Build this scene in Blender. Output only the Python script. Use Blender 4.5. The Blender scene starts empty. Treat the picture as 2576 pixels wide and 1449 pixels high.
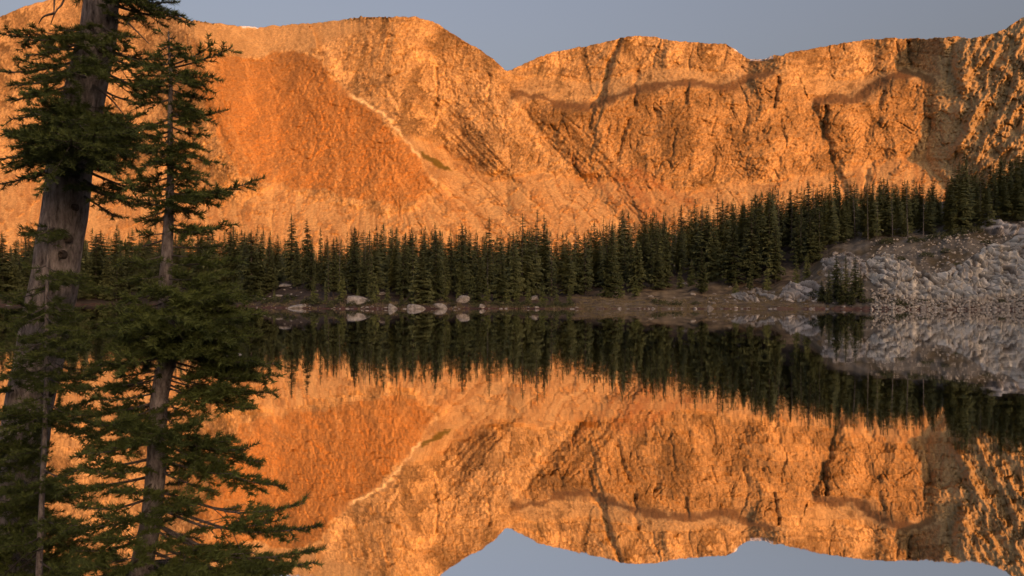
import bpy, math, random
import numpy as np
from mathutils import Vector

# ------------------------------------------------------------------ camera, sky, sun, exposure
scn = bpy.context.scene
COL = scn.collection
F, CX, HY = 2003.0, 1288.0, 748.0          # focal length, centre column and horizon row of the view (2576 px wide)
CAMZ = 2.1
cam_d = bpy.data.cameras.new('camera'); cam_d.lens = 28.0; cam_d.sensor_width = 36.0
cam_d.shift_y = (HY - 724.5) / 2576.0
cam_d.clip_start = 0.1; cam_d.clip_end = 8000
cam = bpy.data.objects.new('camera', cam_d); COL.objects.link(cam)
cam.location = (0, 0, CAMZ); cam.rotation_euler = (math.radians(90), 0, 0)
scn.camera = cam

SUN_AZ, SUN_EL = 28.0, 6.5                 # sun behind the viewer, this many degrees round to the right
sa, se = math.radians(SUN_AZ), math.radians(SUN_EL)
SD = Vector((math.sin(sa) * math.cos(se), -math.cos(sa) * math.cos(se), math.sin(se)))   # towards the sun
world = bpy.data.worlds.new('World'); scn.world = world; world.use_nodes = True
wn = world.node_tree.nodes; wl = world.node_tree.links; wn.clear()
sky = wn.new('ShaderNodeTexSky'); sky.sky_type = 'NISHITA'; sky.sun_disc = False
sky.sun_elevation = se
sky.sun_rotation = math.atan2(SD.x, SD.y)
sky.altitude = 0; sky.air_density = 1.0; sky.dust_density = 10.0; sky.ozone_density = 0.7
hs = wn.new('ShaderNodeHueSaturation'); hs.inputs['Saturation'].default_value = 0.75
bg = wn.new('ShaderNodeBackground'); bg.inputs['Strength'].default_value = 0.15
wo = wn.new('ShaderNodeOutputWorld')
wl.new(sky.outputs[0], hs.inputs['Color']); tn = wn.new('ShaderNodeVectorMath'); tn.operation = 'MULTIPLY'; tn.inputs[1].default_value = (0.98, 0.89, 0.98)   # cool dawn air, a touch of violet
wl.new(hs.outputs[0], tn.inputs[0]); wl.new(tn.outputs[0], bg.inputs[0]); wl.new(bg.outputs[0], wo.inputs[0])
sun_d = bpy.data.lights.new('sun', 'SUN'); sun_d.energy = 2.2; sun_d.angle = math.radians(0.5)
sun_d.color = (1.0, 0.33, 0.045)
sun = bpy.data.objects.new('sun', sun_d); COL.objects.link(sun)
sun.rotation_euler = SD.to_track_quat('Z', 'Y').to_euler()
scn.view_settings.view_transform = 'Standard'; scn.view_settings.look = 'None'
scn.view_settings.exposure = 1.03; scn.view_settings.gamma = 1.0
scn.view_settings.use_curve_mapping = False
cy = scn.cycles
cy.max_bounces = 5; cy.diffuse_bounces = 2; cy.glossy_bounces = 3; cy.transmission_bounces = 2
cy.use_denoising = True; cy.caustics_reflective = False

# ------------------------------------------------------------------ helpers
random.seed(7); rng = np.random.default_rng(7)

def at(px, py, depth):
    return Vector(((px - CX) / F * depth, depth, CAMZ + (HY - py) / F * depth))

def tag(o, label=None, cat=None, group=None, kind=None):
    if label: o['label'] = label
    if cat: o['category'] = cat
    if group: o['group'] = group
    if kind: o['kind'] = kind
    return o

def mesh_np(name, verts, faces, mat=None, smooth=False):
    """verts (n,3) array, faces (m,3) or (m,4) array"""
    verts = np.asarray(verts, np.float32); faces = np.asarray(faces, np.int32)
    m = bpy.data.meshes.new(name)
    m.vertices.add(len(verts)); m.vertices.foreach_set('co', verts.ravel())
    k = faces.shape[1]
    m.loops.add(faces.size); m.loops.foreach_set('vertex_index', faces.ravel())
    m.polygons.add(len(faces))
    m.polygons.foreach_set('loop_start', np.arange(0, faces.size, k, dtype=np.int32))
    m.polygons.foreach_set('loop_total', np.full(len(faces), k, np.int32))
    if smooth: m.polygons.foreach_set('use_smooth', np.ones(len(faces), bool))
    m.update(calc_edges=True)
    if mat: m.materials.append(mat)
    return m

def link(name, mesh, parent=None):
    o = bpy.data.objects.new(name, mesh); COL.objects.link(o)
    if parent: o.parent = parent
    return o

def set_color(mesh, rgb):
    a = mesh.attributes.new('tone', 'FLOAT_COLOR', 'POINT')
    c = np.ones((len(mesh.vertices), 4), np.float32); c[:, :3] = rgb
    a.data.foreach_set('color', c.ravel())

def grid_faces(nr, nc, wrap=False):
    r = np.arange(nr - 1)[:, None]; c = np.arange(nc if wrap else nc - 1)[None, :]
    c2 = (c + 1) % nc
    return np.stack([r * nc + c, r * nc + c2, (r + 1) * nc + c2, (r + 1) * nc + c], -1).reshape(-1, 4)

def _hash(ix, iy, seed):
    h = ((ix.astype(np.int64) & 0xFFFFF) * 374761393 + (iy.astype(np.int64) & 0xFFFFF) * 668265263 + seed * 1442695041 + 12345) & 0xFFFFFFFF
    h = ((h ^ (h >> 15)) * 2246822519) & 0xFFFFFFFF
    h = ((h ^ (h >> 13)) * 3266489917) & 0xFFFFFFFF
    return (h ^ (h >> 16)) & 0xFFFFFFFF

def perlin(x, y, seed=0):
    x0 = np.floor(x); y0 = np.floor(y); fx = x - x0; fy = y - y0
    ux = fx * fx * fx * (fx * (fx * 6 - 15) + 10); uy = fy * fy * fy * (fy * (fy * 6 - 15) + 10)
    def g(dx, dy):
        a = _hash(x0 + dx, y0 + dy, seed) * (2 * math.pi / 4294967296.0)
        return np.cos(a) * (fx - dx) + np.sin(a) * (fy - dy)
    n0 = g(0, 0) * (1 - ux) + g(1, 0) * ux; n1 = g(0, 1) * (1 - ux) + g(1, 1) * ux
    return (n0 * (1 - uy) + n1 * uy) * 1.5

def fbm(x, y, seed=0, octv=4, gain=0.5):
    s = np.zeros_like(x); a = 1.0
    for i in range(octv):
        s += a * perlin(x * 2 ** i, y * 2 ** i, seed + i * 17); a *= gain
    return s

def ridged(x, y, seed=0, octv=4, gain=0.5):
    s = np.zeros_like(x); a = 1.0
    for i in range(octv):
        s += a * (1 - 2 * np.abs(perlin(x * 2 ** i, y * 2 ** i, seed + i * 13))); a *= gain
    return s

def worley(x, y, seed=0, offs=None):
    x0 = np.floor(x); y0 = np.floor(y)
    f1 = np.full(x.shape, 9.0); f2 = np.full(x.shape, 9.0); idv = np.zeros(x.shape)
    for dx in (-1, 0, 1):
        for dy in (-1, 0, 1):
            h = _hash(x0 + dx, y0 + dy, seed); h2 = _hash(x0 + dx, y0 + dy, seed + 91)
            px = x0 + dx + h / 4294967296.0; py = y0 + dy + h2 / 4294967296.0
            d = np.hypot(px - x, py - y)
            near = d < f1
            if offs is not None: offs[0][:] = np.where(near, x - px, offs[0]); offs[1][:] = np.where(near, y - py, offs[1])
            f2 = np.where(near, f1, np.minimum(f2, d)); idv = np.where(near, (h % 1000) / 1000.0, idv); f1 = np.where(near, d, f1)
    return f1, f2, idv

def sstep(a, b, x):
    t = np.clip((x - a) / (b - a), 0, 1); return t * t * (3 - 2 * t)

def poly_mask(X, Y, pts, feather):
    """soft mask of a polygon given in view coordinates"""
    pts = np.array(pts, float); inside = np.zeros(X.shape, bool); dmin = np.full(X.shape, 1e9)
    for i in range(len(pts)):
        x0, y0 = pts[i]; x1, y1 = pts[(i + 1) % len(pts)]
        cond = (y0 > Y) != (y1 > Y)
        inside ^= cond & (X < (x1 - x0) * (Y - y0) / (y1 - y0 + 1e-9) + x0)
        L2 = (x1 - x0) ** 2 + (y1 - y0) ** 2 + 1e-9
        t = np.clip(((X - x0) * (x1 - x0) + (Y - y0) * (y1 - y0)) / L2, 0, 1)
        dmin = np.minimum(dmin, np.hypot(X - x0 - t * (x1 - x0), Y - y0 - t * (y1 - y0)))
    return sstep(-feather, feather, np.where(inside, dmin, -dmin))

def line_dist(X, Y, pts):
    dmin = np.full(X.shape, 1e9); side = np.zeros(X.shape)
    for (x0, y0), (x1, y1) in zip(pts[:-1], pts[1:]):
        L2 = (x1 - x0) ** 2 + (y1 - y0) ** 2 + 1e-9
        t = np.clip(((X - x0) * (x1 - x0) + (Y - y0) * (y1 - y0)) / L2, 0, 1)
        qx = X - x0 - t * (x1 - x0); qy = Y - y0 - t * (y1 - y0); d = np.hypot(qx, qy)
        n = d < dmin; dmin = np.where(n, d, dmin)
        cr = (x1 - x0) * qy - (y1 - y0) * qx        # sign: which side of the line
        side = np.where(n, -np.sign(cr), side)
    return dmin, side                                # side > 0: to the right of a line running downwards

# ------------------------------------------------------------------ materials
def new_mat(name):
    m = bpy.data.materials.new(name); m.use_nodes = True
    return m, m.node_tree.nodes, m.node_tree.links, m.node_tree.nodes['Principled BSDF']

def node(nt, typ, **kw):
    n = nt.new(typ)
    for k, v in kw.items():
        if k in n.inputs: n.inputs[k].default_value = v
        else: setattr(n, k, v)
    return n

def tone_mat(name, scale, lo, hi, rough=0.9, bump=0.0, bscale=None, bdist=0.3, spec=0.15):
    """colour comes from the vertex attribute tone, varied by fine noise, with a little relief"""
    m, n, l, p = new_mat(name)
    at_ = node(n, 'ShaderNodeAttribute', attribute_name='tone')
    geo = node(n, 'ShaderNodeNewGeometry')
    nz = node(n, 'ShaderNodeTexNoise', Scale=scale, Detail=6.0, Roughness=0.65)
    l.new(geo.outputs['Position'], nz.inputs['Vector'])
    mr = node(n, 'ShaderNodeMapRange'); mr.inputs['From Min'].default_value = 0.3; mr.inputs['From Max'].default_value = 0.7
    mr.inputs['To Min'].default_value = lo; mr.inputs['To Max'].default_value = hi
    l.new(nz.outputs['Fac'], mr.inputs['Value'])
    mx = node(n, 'ShaderNodeVectorMath', operation='MULTIPLY')
    l.new(at_.outputs['Color'], mx.inputs[0]); l.new(mr.outputs[0], mx.inputs[1])
    l.new(mx.outputs[0], p.inputs['Base Color'])
    p.inputs['Roughness'].default_value = rough; p.inputs['Specular IOR Level'].default_value = spec
    if bump:
        nb = node(n, 'ShaderNodeTexNoise', Scale=bscale or scale, Detail=5.0, Roughness=0.7)
        l.new(geo.outputs['Position'], nb.inputs['Vector'])
        b = node(n, 'ShaderNodeBump', Strength=bump, Distance=bdist)
        l.new(nb.outputs['Fac'], b.inputs['Height']); l.new(b.outputs[0], p.inputs['Normal'])
    return m

def foliage_mat(name, c1, c2, scale, per_object=0.35):
    m, n, l, p = new_mat(name)
    geo = node(n, 'ShaderNodeNewGeometry'); oi = node(n, 'ShaderNodeObjectInfo')
    nz = node(n, 'ShaderNodeTexNoise', Scale=scale, Detail=3.0); l.new(geo.outputs['Position'], nz.inputs['Vector'])
    ad = node(n, 'ShaderNodeMath', operation='MULTIPLY_ADD'); ad.inputs[1].default_value = per_object; 
    l.new(oi.outputs['Random'], ad.inputs[0]); l.new(nz.outputs['Fac'], ad.inputs[2])
    mr = node(n, 'ShaderNodeMapRange'); mr.inputs['From Min'].default_value = 0.35; mr.inputs['From Max'].default_value = 0.65 + per_object
    l.new(ad.outputs[0], mr.inputs['Value'])
    mx = node(n, 'ShaderNodeMix', data_type='RGBA'); mx.inputs['A'].default_value = (*c1, 1); mx.inputs['B'].default_value = (*c2, 1)
    l.new(mr.outputs[0], mx.inputs['Factor']); l.new(mx.outputs['Result'], p.inputs['Base Color'])
    p.inputs['Roughness'].default_value = 0.65; p.inputs['Specular IOR Level'].default_value = 0.2
    return m

def bark_mat(name, c1, c2, sxy, sz, bump=0.6, bdist=0.01):
    m, n, l, p = new_mat(name)
    geo = node(n, 'ShaderNodeNewGeometry'); mp = node(n, 'ShaderNodeMapping'); mp.inputs['Scale'].default_value = (sxy, sxy, sz)
    l.new(geo.outputs['Position'], mp.inputs['Vector'])
    nz = node(n, 'ShaderNodeTexNoise', Scale=1.0, Detail=7.0, Roughness=0.7); l.new(mp.outputs[0], nz.inputs['Vector'])
    mr = node(n, 'ShaderNodeMapRange'); mr.inputs['From Min'].default_value = 0.33; mr.inputs['From Max'].default_value = 0.66
    l.new(nz.outputs['Fac'], mr.inputs['Value'])
    mx = node(n, 'ShaderNodeMix', data_type='RGBA'); mx.inputs['A'].default_value = (*c1, 1); mx.inputs['B'].default_value = (*c2, 1)
    l.new(mr.outputs[0], mx.inputs['Factor']); l.new(mx.outputs['Result'], p.inputs['Base Color'])
    b = node(n, 'ShaderNodeBump', Strength=bump, Distance=bdist); l.new(nz.outputs['Fac'], b.inputs['Height']); l.new(b.outputs[0], p.inputs['Normal'])
    p.inputs['Roughness'].default_value = 0.9; p.inputs['Specular IOR Level'].default_value = 0.15
    return m

M_ROCK = tone_mat('mountain_rock', 0.5, 0.72, 1.28, bump=0.4, bscale=1.0, bdist=0.8)
M_GROUND = tone_mat('ground_soil', 0.8, 0.6, 1.4, bump=0.6, bscale=2.0, bdist=0.25)
M_OUTCROP = tone_mat('pale_rock', 1.2, 0.85, 1.15, bump=0.6, bscale=2.5, bdist=0.2)
M_BOULDER = bark_mat('boulder_rock', (0.17, 0.14, 0.115), (0.60, 0.53, 0.44), 1.3, 1.3, 0.5, 0.12)
M_RUBBLE = bark_mat('rubble_rock', (0.22, 0.18, 0.14), (0.80, 0.71, 0.58), 1.7, 1.7, 0.3, 0.05)
M_FIR = foliage_mat('fir_foliage', (0.045, 0.052, 0.016), (0.15, 0.155, 0.055), 0.9, 0.6)
M_YOUNG = foliage_mat('young_fir_foliage', (0.10, 0.115, 0.032), (0.20, 0.205, 0.065), 1.2)
M_SHRUB = foliage_mat('shrub_foliage', (0.06, 0.07, 0.025), (0.13, 0.13, 0.055), 1.5)
M_TRUNK = bark_mat('far_bark', (0.07, 0.055, 0.045), (0.16, 0.13, 0.11), 3.0, 0.8)
M_SNAG = bark_mat('dead_wood', (0.12, 0.10, 0.085), (0.27, 0.235, 0.205), 3.0, 0.5)
M_NEEDLE = foliage_mat('fir_needles', (0.055, 0.072, 0.018), (0.15, 0.18, 0.045), 7.0, 0.35)
M_BARK = bark_mat('fir_bark', (0.08, 0.06, 0.048), (0.54, 0.45, 0.39), 42.0, 11.0, 1.0, 0.03)
M_BARK2 = bark_mat('slender_fir_bark', (0.09, 0.07, 0.06), (0.38, 0.32, 0.28), 60.0, 22.0, 0.8, 0.006)
M_KNOT = bark_mat('knot_bark', (0.035, 0.026, 0.02), (0.13, 0.10, 0.08), 70.0, 70.0, 0.8, 0.01)
M_TWIG = bark_mat('twig_bark', (0.07, 0.055, 0.045), (0.19, 0.16, 0.135), 60.0, 60.0, 0.4, 0.003)

# ------------------------------------------------------------------ terrain of the lake basin
def col_az(px): return math.degrees(math.atan2(px - CX, F))
_shore = [(0, 772), (300, 769), (500, 774), (650, 779), (800, 782), (1000, 783), (1300, 782), (1450, 783), (2060, 783), (2250, 785), (2576, 786)]
SH_AZ = [-180, -110, -95, -80, -60, -45] + [col_az(x) for x, y in _shore] + [45, 60, 80, 95, 110, 180]
SH_R = [7, 7, 14, 70, 150, 230] + [2.5 * F / (y - HY) / math.cos(math.radians(col_az(x))) for x, y in _shore] + [125, 110, 60, 14, 7, 7]
OFF = np.array([-400, -8, 0, 4, 10, 20, 30, 50, 90, 150, 250, 350, 700], float)
_prof = {   # heights above the water at the offsets above, going inland from the waterline, by view column
    -600: [-4, -1.2, 0, .7, 1.1, 1.7, 2.4, 4, 6, 8.5, 14, 20, 32],
    0: [-4, -1.2, 0, .7, 1.1, 1.7, 2.4, 4, 6, 8.5, 14, 20, 32],
    700: [-4, -1.2, 0, .9, 1.6, 3.2, 4.4, 5.5, 7.5, 9.5, 14, 20, 32],
    1000: [-4, -1.2, 0, .9, 1.6, 2.8, 3.6, 5.5, 8.0, 10, 14, 20, 34],
    1450: [-4, -1.0, 0, .5, .9, 1.8, 3.2, 5.5, 9, 13, 18, 24, 36],
    1700: [-4, -1.0, 0, .5, 1.0, 2.6, 4.6, 8.5, 14, 20, 26, 32, 42],
    1900: [-4, -1.0, 0, .6, 1.3, 3.2, 6.0, 11, 19, 27, 36, 44, 52],
    2000: [-4, -1.0, 0, .8, 2.2, 5.0, 8.0, 13, 21, 29, 38, 45, 53],
    2100: [-4, -1.2, 0, 1.6, 4.2, 9.5, 12.5, 17, 24, 31, 39, 46, 54],
    2300: [-4, -1.5, 0, 1.4, 4.2, 10.0, 13.5, 18, 26, 33, 40, 46, 54],
    2576: [-4, -1.5, 0, 1.6, 4.6, 11.0, 16.0, 22, 31, 37, 43, 48, 55],
    3200: [-4, -1.5, 0, 2.0, 5.5, 12.0, 18.0, 25, 34, 39, 44, 49, 56]}
PK = np.array([col_az(k) for k in _prof]); PV = np.array([_prof[k] for k in _prof], float)
AWAY = (-math.sin(sa), math.cos(sa))
SHADE_RIDGE_H = 142.0  # unseen ridge behind the viewer, added and sized to shade lake and wood

def terrain(x, y):
    x = np.asarray(x, float); y = np.asarray(y, float)
    r = np.hypot(x, y); az = np.degrees(np.arctan2(x, y))
    sh = np.interp(az, SH_AZ, SH_R) + 1.3 * perlin(az * 0.9, az * 0 + 3.3, 5) * sstep(40, 90, r) + 0.7 * perlin(az * 3.1, az * 0 + 1.3, 6) * sstep(40, 90, r)
    off = r - sh
    a = np.clip(az, PK[0], PK[-1])
    k = np.clip(np.searchsorted(PK, a) - 1, 0, len(PK) - 2)
    f = (a - PK[k]) / (PK[k + 1] - PK[k]); f = f * f * (3 - 2 * f)
    j = np.clip(np.searchsorted(OFF, off) - 1, 0, len(OFF) - 2)
    g = np.clip((off - OFF[j]) / (OFF[j + 1] - OFF[j]), 0, 1)
    z0 = PV[k, j] * (1 - g) + PV[k, j + 1] * g; z1 = PV[k + 1, j] * (1 - g) + PV[k + 1, j + 1] * g
    zf = z0 * (1 - f) + z1 * f
    rough = sstep(0.5, 10, off)
    zf = zf + rough * (0.7 * fbm(x / 14, y / 14, 21, 3) + 0.22 * fbm(x / 2.5, y / 2.5, 31, 2)) + 0.05 * perlin(x / 1.3, y / 1.3, 8) * sstep(-1, 1, off)
    zb = 0.75 - 0.15 * r + 0.28 * sstep(-0.5, -3.0, x) + 0.04 * perlin(x / 0.8, y / 0.8, 9)
    front = np.maximum(zf, np.maximum(zb, -4))
    back = 0.9 + 0.02 * r + 0.3 * fbm(x / 20, y / 20, 77, 3)
    w = sstep(95, 118, np.abs(az))
    z = front * (1 - w) + back * w
    s = x * AWAY[0] + y * AWAY[1]; cr = x * AWAY[1] - y * AWAY[0]
    shade_rid = sstep(-200, -700, s) * (SHADE_RIDGE_H + 7 * fbm(cr / 120, s / 120, 55, 3)) * (1 - 0.5 * sstep(-760, -1800, s))
    return np.where(shade_rid > 0.01, np.maximum(z, shade_rid), z)

def shore_off(x, y):
    az = np.degrees(np.arctan2(x, y)); return np.hypot(x, y) - np.interp(az, SH_AZ, SH_R)

azs = np.radians(np.concatenate([np.linspace(-180, -42, 60, endpoint=False), np.linspace(-42, 42, 620, endpoint=False), np.linspace(42, 180, 60, endpoint=False)]))
rs = np.concatenate([np.linspace(0.3, 12, 24, endpoint=False), np.linspace(12, 115, 14, endpoint=False), np.linspace(115, 215, 150, endpoint=False),
                     np.linspace(215, 330, 70, endpoint=False), np.linspace(330, 620, 50, endpoint=False), np.geomspace(620, 4000, 22)])
A, R = np.meshgrid(azs, rs); GX = R * np.sin(A); GY = R * np.cos(A); GZ = terrain(GX, GY)
me = mesh_np('ground', np.stack([GX, GY, GZ], -1).reshape(-1, 3), grid_faces(len(rs), len(azs), True)[:, ::-1], M_GROUND, True)
off = shore_off(GX, GY); colx = CX + F * np.tan(np.clip(A, -1.2, 1.2))
def lerp(c, d, t): return c * (1 - t[..., None]) + np.array(d) * t[..., None]
c = np.zeros(GX.shape + (3,)) + np.array((0.085, 0.062, 0.045))
c = lerp(c, (0.12, 0.085, 0.055), sstep(-0.1, 0.5, fbm(GX / 9, GY / 9, 3, 3)))
mead = sstep(1400, 1520, colx) * (1 - sstep(2080, 2200, colx)) * (1 - sstep(24, 40, off))
c = lerp(c, (0.25, 0.185, 0.11), mead * sstep(-0.6, 0.3, fbm(GX / 6, GY / 1.5, 13, 3)))
hill = sstep(1950, 2150, colx)
c = lerp(c, (0.22, 0.19, 0.145), hill * 0.8)
c = lerp(c, (0.14, 0.105, 0.06), hill * sstep(0.0, 0.4, fbm(GX / 7, GY / 7, 43, 3)))
c = lerp(c, (0.16, 0.065, 0.045), sstep(-1, 0.2, off) * (1 - sstep(0.6, 1.6, off)) * 0.8)          # red-brown wet rim
c = lerp(c, (0.02, 0.02, 0.015), 1 - sstep(-3, -0.5, off))
set_color(me, c.reshape(-1, 3)); tag(link('ground', me), kind='structure')

# lake
m, n, l, p = new_mat('lake_water'); n.remove(p)
gl = node(n, 'ShaderNodeBsdfGlossy', Roughness=0.02); gl.inputs['Color'].default_value = (0.98, 0.98, 0.98, 1)
df = node(n, 'ShaderNodeBsdfDiffuse'); df.inputs['Color'].default_value = (0.012, 0.012, 0.008, 1)
mxs = node(n, 'ShaderNodeMixShader'); mxs.inputs[0].default_value = 0.96
geo = node(n, 'ShaderNodeNewGeometry'); mp = node(n, 'ShaderNodeMapping'); mp.inputs['Scale'].default_value = (0.25, 0.8, 1)
nz = node(n, 'ShaderNodeTexNoise', Scale=1.0, Detail=3.0); bp = node(n, 'ShaderNodeBump', Strength=0.06, Distance=0.02)
l.new(geo.outputs['Position'], mp.inputs[0]); l.new(mp.outputs[0], nz.inputs[0]); l.new(nz.outputs[0], bp.inputs['Height'])
n2_ = node(n, 'ShaderNodeTexNoise', Scale=1.0, Detail=3.0); mp2 = node(n, 'ShaderNodeMapping'); mp2.inputs['Scale'].default_value = (0.012, 0.06, 1)
mr_ = node(n, 'ShaderNodeMapRange'); mr_.inputs['From Min'].default_value = 0.42; mr_.inputs['From Max'].default_value = 0.7; mr_.inputs['To Min'].default_value = 0.012; mr_.inputs['To Max'].default_value = 0.028
l.new(geo.outputs['Position'], mp2.inputs[0]); l.new(mp2.outputs[0], n2_.inputs[0]); l.new(n2_.outputs[0], mr_.inputs['Value']); l.new(mr_.outputs[0], gl.inputs['Roughness'])
l.new(bp.outputs[0], gl.inputs['Normal']); l.new(df.outputs[0], mxs.inputs[1]); l.new(gl.outputs[0], mxs.inputs[2])
l.new(mxs.outputs[0], n['Material Output'].inputs[0])
lake = link('lake', mesh_np('lake', [(-420, -40, 0), (420, -40, 0), (420, 330, 0), (-420, 330, 0)], [(0, 1, 2, 3)], m))
tag(lake, kind='structure')

# ------------------------------------------------------------------ the mountain
CREST = [(-900, 170), (-500, 120), (-250, 85), (-100, 60), (0, 42), (60, 17), (120, 0), (200, -18), (300, -12), (400, 22), (470, 50), (550, 60), (600, 66), (640, 68), (740, 62),
         (860, 51), (880, 46), (960, 43), (1040, 42), (1090, 54), (1110, 65), (1160, 100), (1190, 115), (1230, 140), (1260, 166), (1275, 181), (1290, 174),
         (1340, 150), (1400, 128), (1450, 120), (1500, 112), (1560, 97), (1590, 90), (1640, 91), (1690, 103), (1740, 106), (1830, 112), (1850, 125), (1880, 150),
         (1920, 147), (2000, 130), (2100, 112), (2180, 100), (2260, 95), (2330, 98), (2400, 92), (2440, 97), (2500, 85), (2530, 72), (2576, 42), (2660, 5), (2800, -30), (3000, 10), (3500, 90)]
def build_mountain():
    xs = np.concatenate([np.linspace(-900, -40, 120, endpoint=False), np.linspace(-40, 2620, 1250, endpoint=False), np.linspace(2620, 3500, 130)])
    nr = 330
    cy0 = np.interp(xs, *zip(*CREST)); kk = np.hanning(9); cy0 = np.convolve(np.pad(cy0, 4, 'edge'), kk / kk.sum(), 'valid')
    jag = 2.6 * fbm(xs / 45, xs * 0, 2, 4) + 1.8 * perlin(xs / 8, xs * 0 + .5, 9) - 5 * np.clip(perlin(xs / 5, xs * 0 + 2.5, 19), 0, 1) * (sstep(855, 880, xs) * (1 - sstep(975, 990, xs)) + sstep(465, 475, xs) * (1 - sstep(530, 548, xs)))
    base = 708.0
    t = np.linspace(0, 1, nr)[:, None]
    X = np.broadcast_to(xs, (nr, len(xs))).copy(); Y = base + (cy0 - base) * t
    wx = X + 14 * fbm(X / 60, Y / 60, 71, 3); wy = Y + 10 * fbm(X / 60, Y / 60, 72, 3)      # warped view coordinates break up region edges
    wx2 = X + 5 * fbm(X / 22, Y / 22, 73, 3); wy2 = Y + 5 * fbm(X / 22, Y / 22, 74, 3)
    E = (HY - Y) / F
    # regions
    scree = poly_mask(wx, wy, [(-900, 380), (-200, 420), (250, 440), (420, 470), (520, 500), (580, 520), (640, 480), (700, 462), (770, 490), (850, 520), (960, 540), (1050, 515), (1100, 462),
            (1055, 395), (1010, 345), (1060, 345), (1130, 385), (1210, 425), (1290, 450), (1370, 430), (1440, 455), (1500, 440), (1560, 455), (1640, 470), (1740, 478), (1850, 455), (1980, 450), (2100, 440), (2200, 400), (2310, 395),
            (2350, 420), (2400, 480), (2600, 520), (3500, 520), (3500, 900), (-900, 900)], 12)
    bowl = poly_mask(wx, wy, [(480, 100), (560, 135), (640, 152), (690, 132), (750, 128), (805, 150), (825, 190), (880, 240), (950, 290), (1010, 345), (1060, 400), (1092, 450), (1060, 500), (960, 520), (820, 480), (690, 462), (600, 440), (540, 330), (500, 230)], 4)
    soft = sstep(470, 600, X + 60 * fbm(X / 50, Y / 50, 76, 3)) * (1 - 0.75 * sstep(400, 520, Y + 70 * fbm(X / 40, Y / 70, 77, 3) - 0.25 * (X - 800)))
    bowl = bowl * (0.25 + 0.75 * soft)
    bench = np.maximum(poly_mask(wx2, wy2, [(1290, 200), (1340, 190), (1440, 200), (1510, 205), (1600, 175), (1700, 165), (1800, 185), (1860, 172), (1890, 180), (1850, 205), (1800, 215), (1700, 200), (1600, 215), (1540, 240), (1480, 268), (1400, 255), (1330, 240)], 7),
            poly_mask(wx2, wy2, [(2030, 185), (2120, 200), (2200, 185), (2270, 165), (2340, 180), (2330, 186), (2230, 192), (2180, 222), (2130, 245), (2060, 235), (2020, 210)], 7))
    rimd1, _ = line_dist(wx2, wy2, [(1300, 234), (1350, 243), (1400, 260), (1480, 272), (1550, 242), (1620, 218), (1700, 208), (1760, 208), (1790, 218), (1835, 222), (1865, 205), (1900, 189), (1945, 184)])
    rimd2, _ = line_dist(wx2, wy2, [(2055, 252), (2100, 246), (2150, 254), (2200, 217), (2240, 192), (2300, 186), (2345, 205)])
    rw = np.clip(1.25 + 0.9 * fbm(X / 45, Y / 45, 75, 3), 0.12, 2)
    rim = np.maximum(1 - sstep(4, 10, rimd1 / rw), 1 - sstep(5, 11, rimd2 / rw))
    leftface = 1 - sstep(380, 520, wx)
    rightface = sstep(2330, 2372, wx2 - np.interp(Y, [60, 100, 140, 230, 330, 370, 430, 480], [45, 25, -8, 12, 12, 0, 5, 40]))
    crestband = poly_mask(wx, wy, [(440, 20), (560, 60), (740, 50), (900, 40), (900, 75), (800, 110), (760, 125), (690, 128), (640, 145), (560, 128), (470, 85)], 9)
    # steepness, then depth by walking up each column of the slope
    tan = 1.75 + 0.25 * fbm(X / 160, Y / 160, 12, 2)
    def put(a, v, m): return a * (1 - m) + v * m
    tan = put(tan, 1.05, leftface * 0.8)
    tan = put(tan, 1.25, bowl)
    tan = put(tan, 0.85, crestband)
    tan = put(tan, 0.80, bench)
    tan = put(tan, 0.46, rim)
    tan = put(tan, 0.70, scree)
    tan = put(tan, 1.5, rightface * (1 - scree))
    tan = np.maximum(tan, E + 0.16)
    tan = np.maximum(tan, 0.3)
    dE = np.diff(E, axis=0, prepend=E[:1])
    lnD = np.cumsum(dE / (tan - E), axis=0)
    for _ in range(3):                                              # even out the columns sideways
        pad = np.pad(lnD, ((0, 0), (11, 11)), 'edge')
        cs = np.cumsum(np.pad(pad, ((0, 0), (1, 0))), axis=1); lnD = (cs[:, 23:] - cs[:, :-23]) / 23
    D0 = np.interp(xs, [-900, 0, 1000, 1800, 2300, 2576, 3500], [600, 560, 505, 470, 440, 425, 400])
    D = D0 * np.exp(lnD)
    # big relief in metres towards the viewer
    Rl = np.zeros_like(X)
    def ridge(pts, h, wl_, wr_, ends=40, sharp=1.0):
        d, s = line_dist(wx2, wy2, pts)
        w = np.where(s > 0, wr_, wl_)
        return h * np.exp(-(d / w) ** sharp)
    Rl += ridge([(815, 165), (835, 225), (900, 258), (960, 302), (1010, 342), (1060, 400), (1095, 455)], 26, 210, 36)
    Rl -= 9 * np.exp(-(((X - 640) / 170) ** 2 + ((Y - 290) / 150) ** 2))
    Rl += ridge([(490, 70), (520, 180), (560, 300), (600, 400), (650, 470)], 16, 60, 60)
    Rl -= ridge([(560, 250), (600, 350), (640, 430)], 6, 10, 14)
    Rl -= ridge([(1275, 165), (1283, 240), (1330, 300), (1400, 380), (1480, 470), (1560, 560)], 14, 60, 55)
    Rl += ridge([(1100, 55), (1120, 160), (1170, 280), (1260, 400), (1330, 480)], 14, 60, 70)
    Rl -= ridge([(960, 255), (1010, 320), (1060, 370), (1130, 430), (1250, 520)], 7, 10, 40)
    Rl += ridge([(1570, 85), (1545, 160), (1530, 220)], 9, 30, 90)
    Rl += ridge([(1500, 275), (1520, 380), (1560, 450)], 8, 60, 120)
    Rl += ridge([(1900, 195), (1930, 320), (1980, 430)], 8, 90, 80)
    Rl -= ridge([(2040, 255), (2075, 330), (2100, 420), (2130, 500)], 9, 40, 16)
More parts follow.
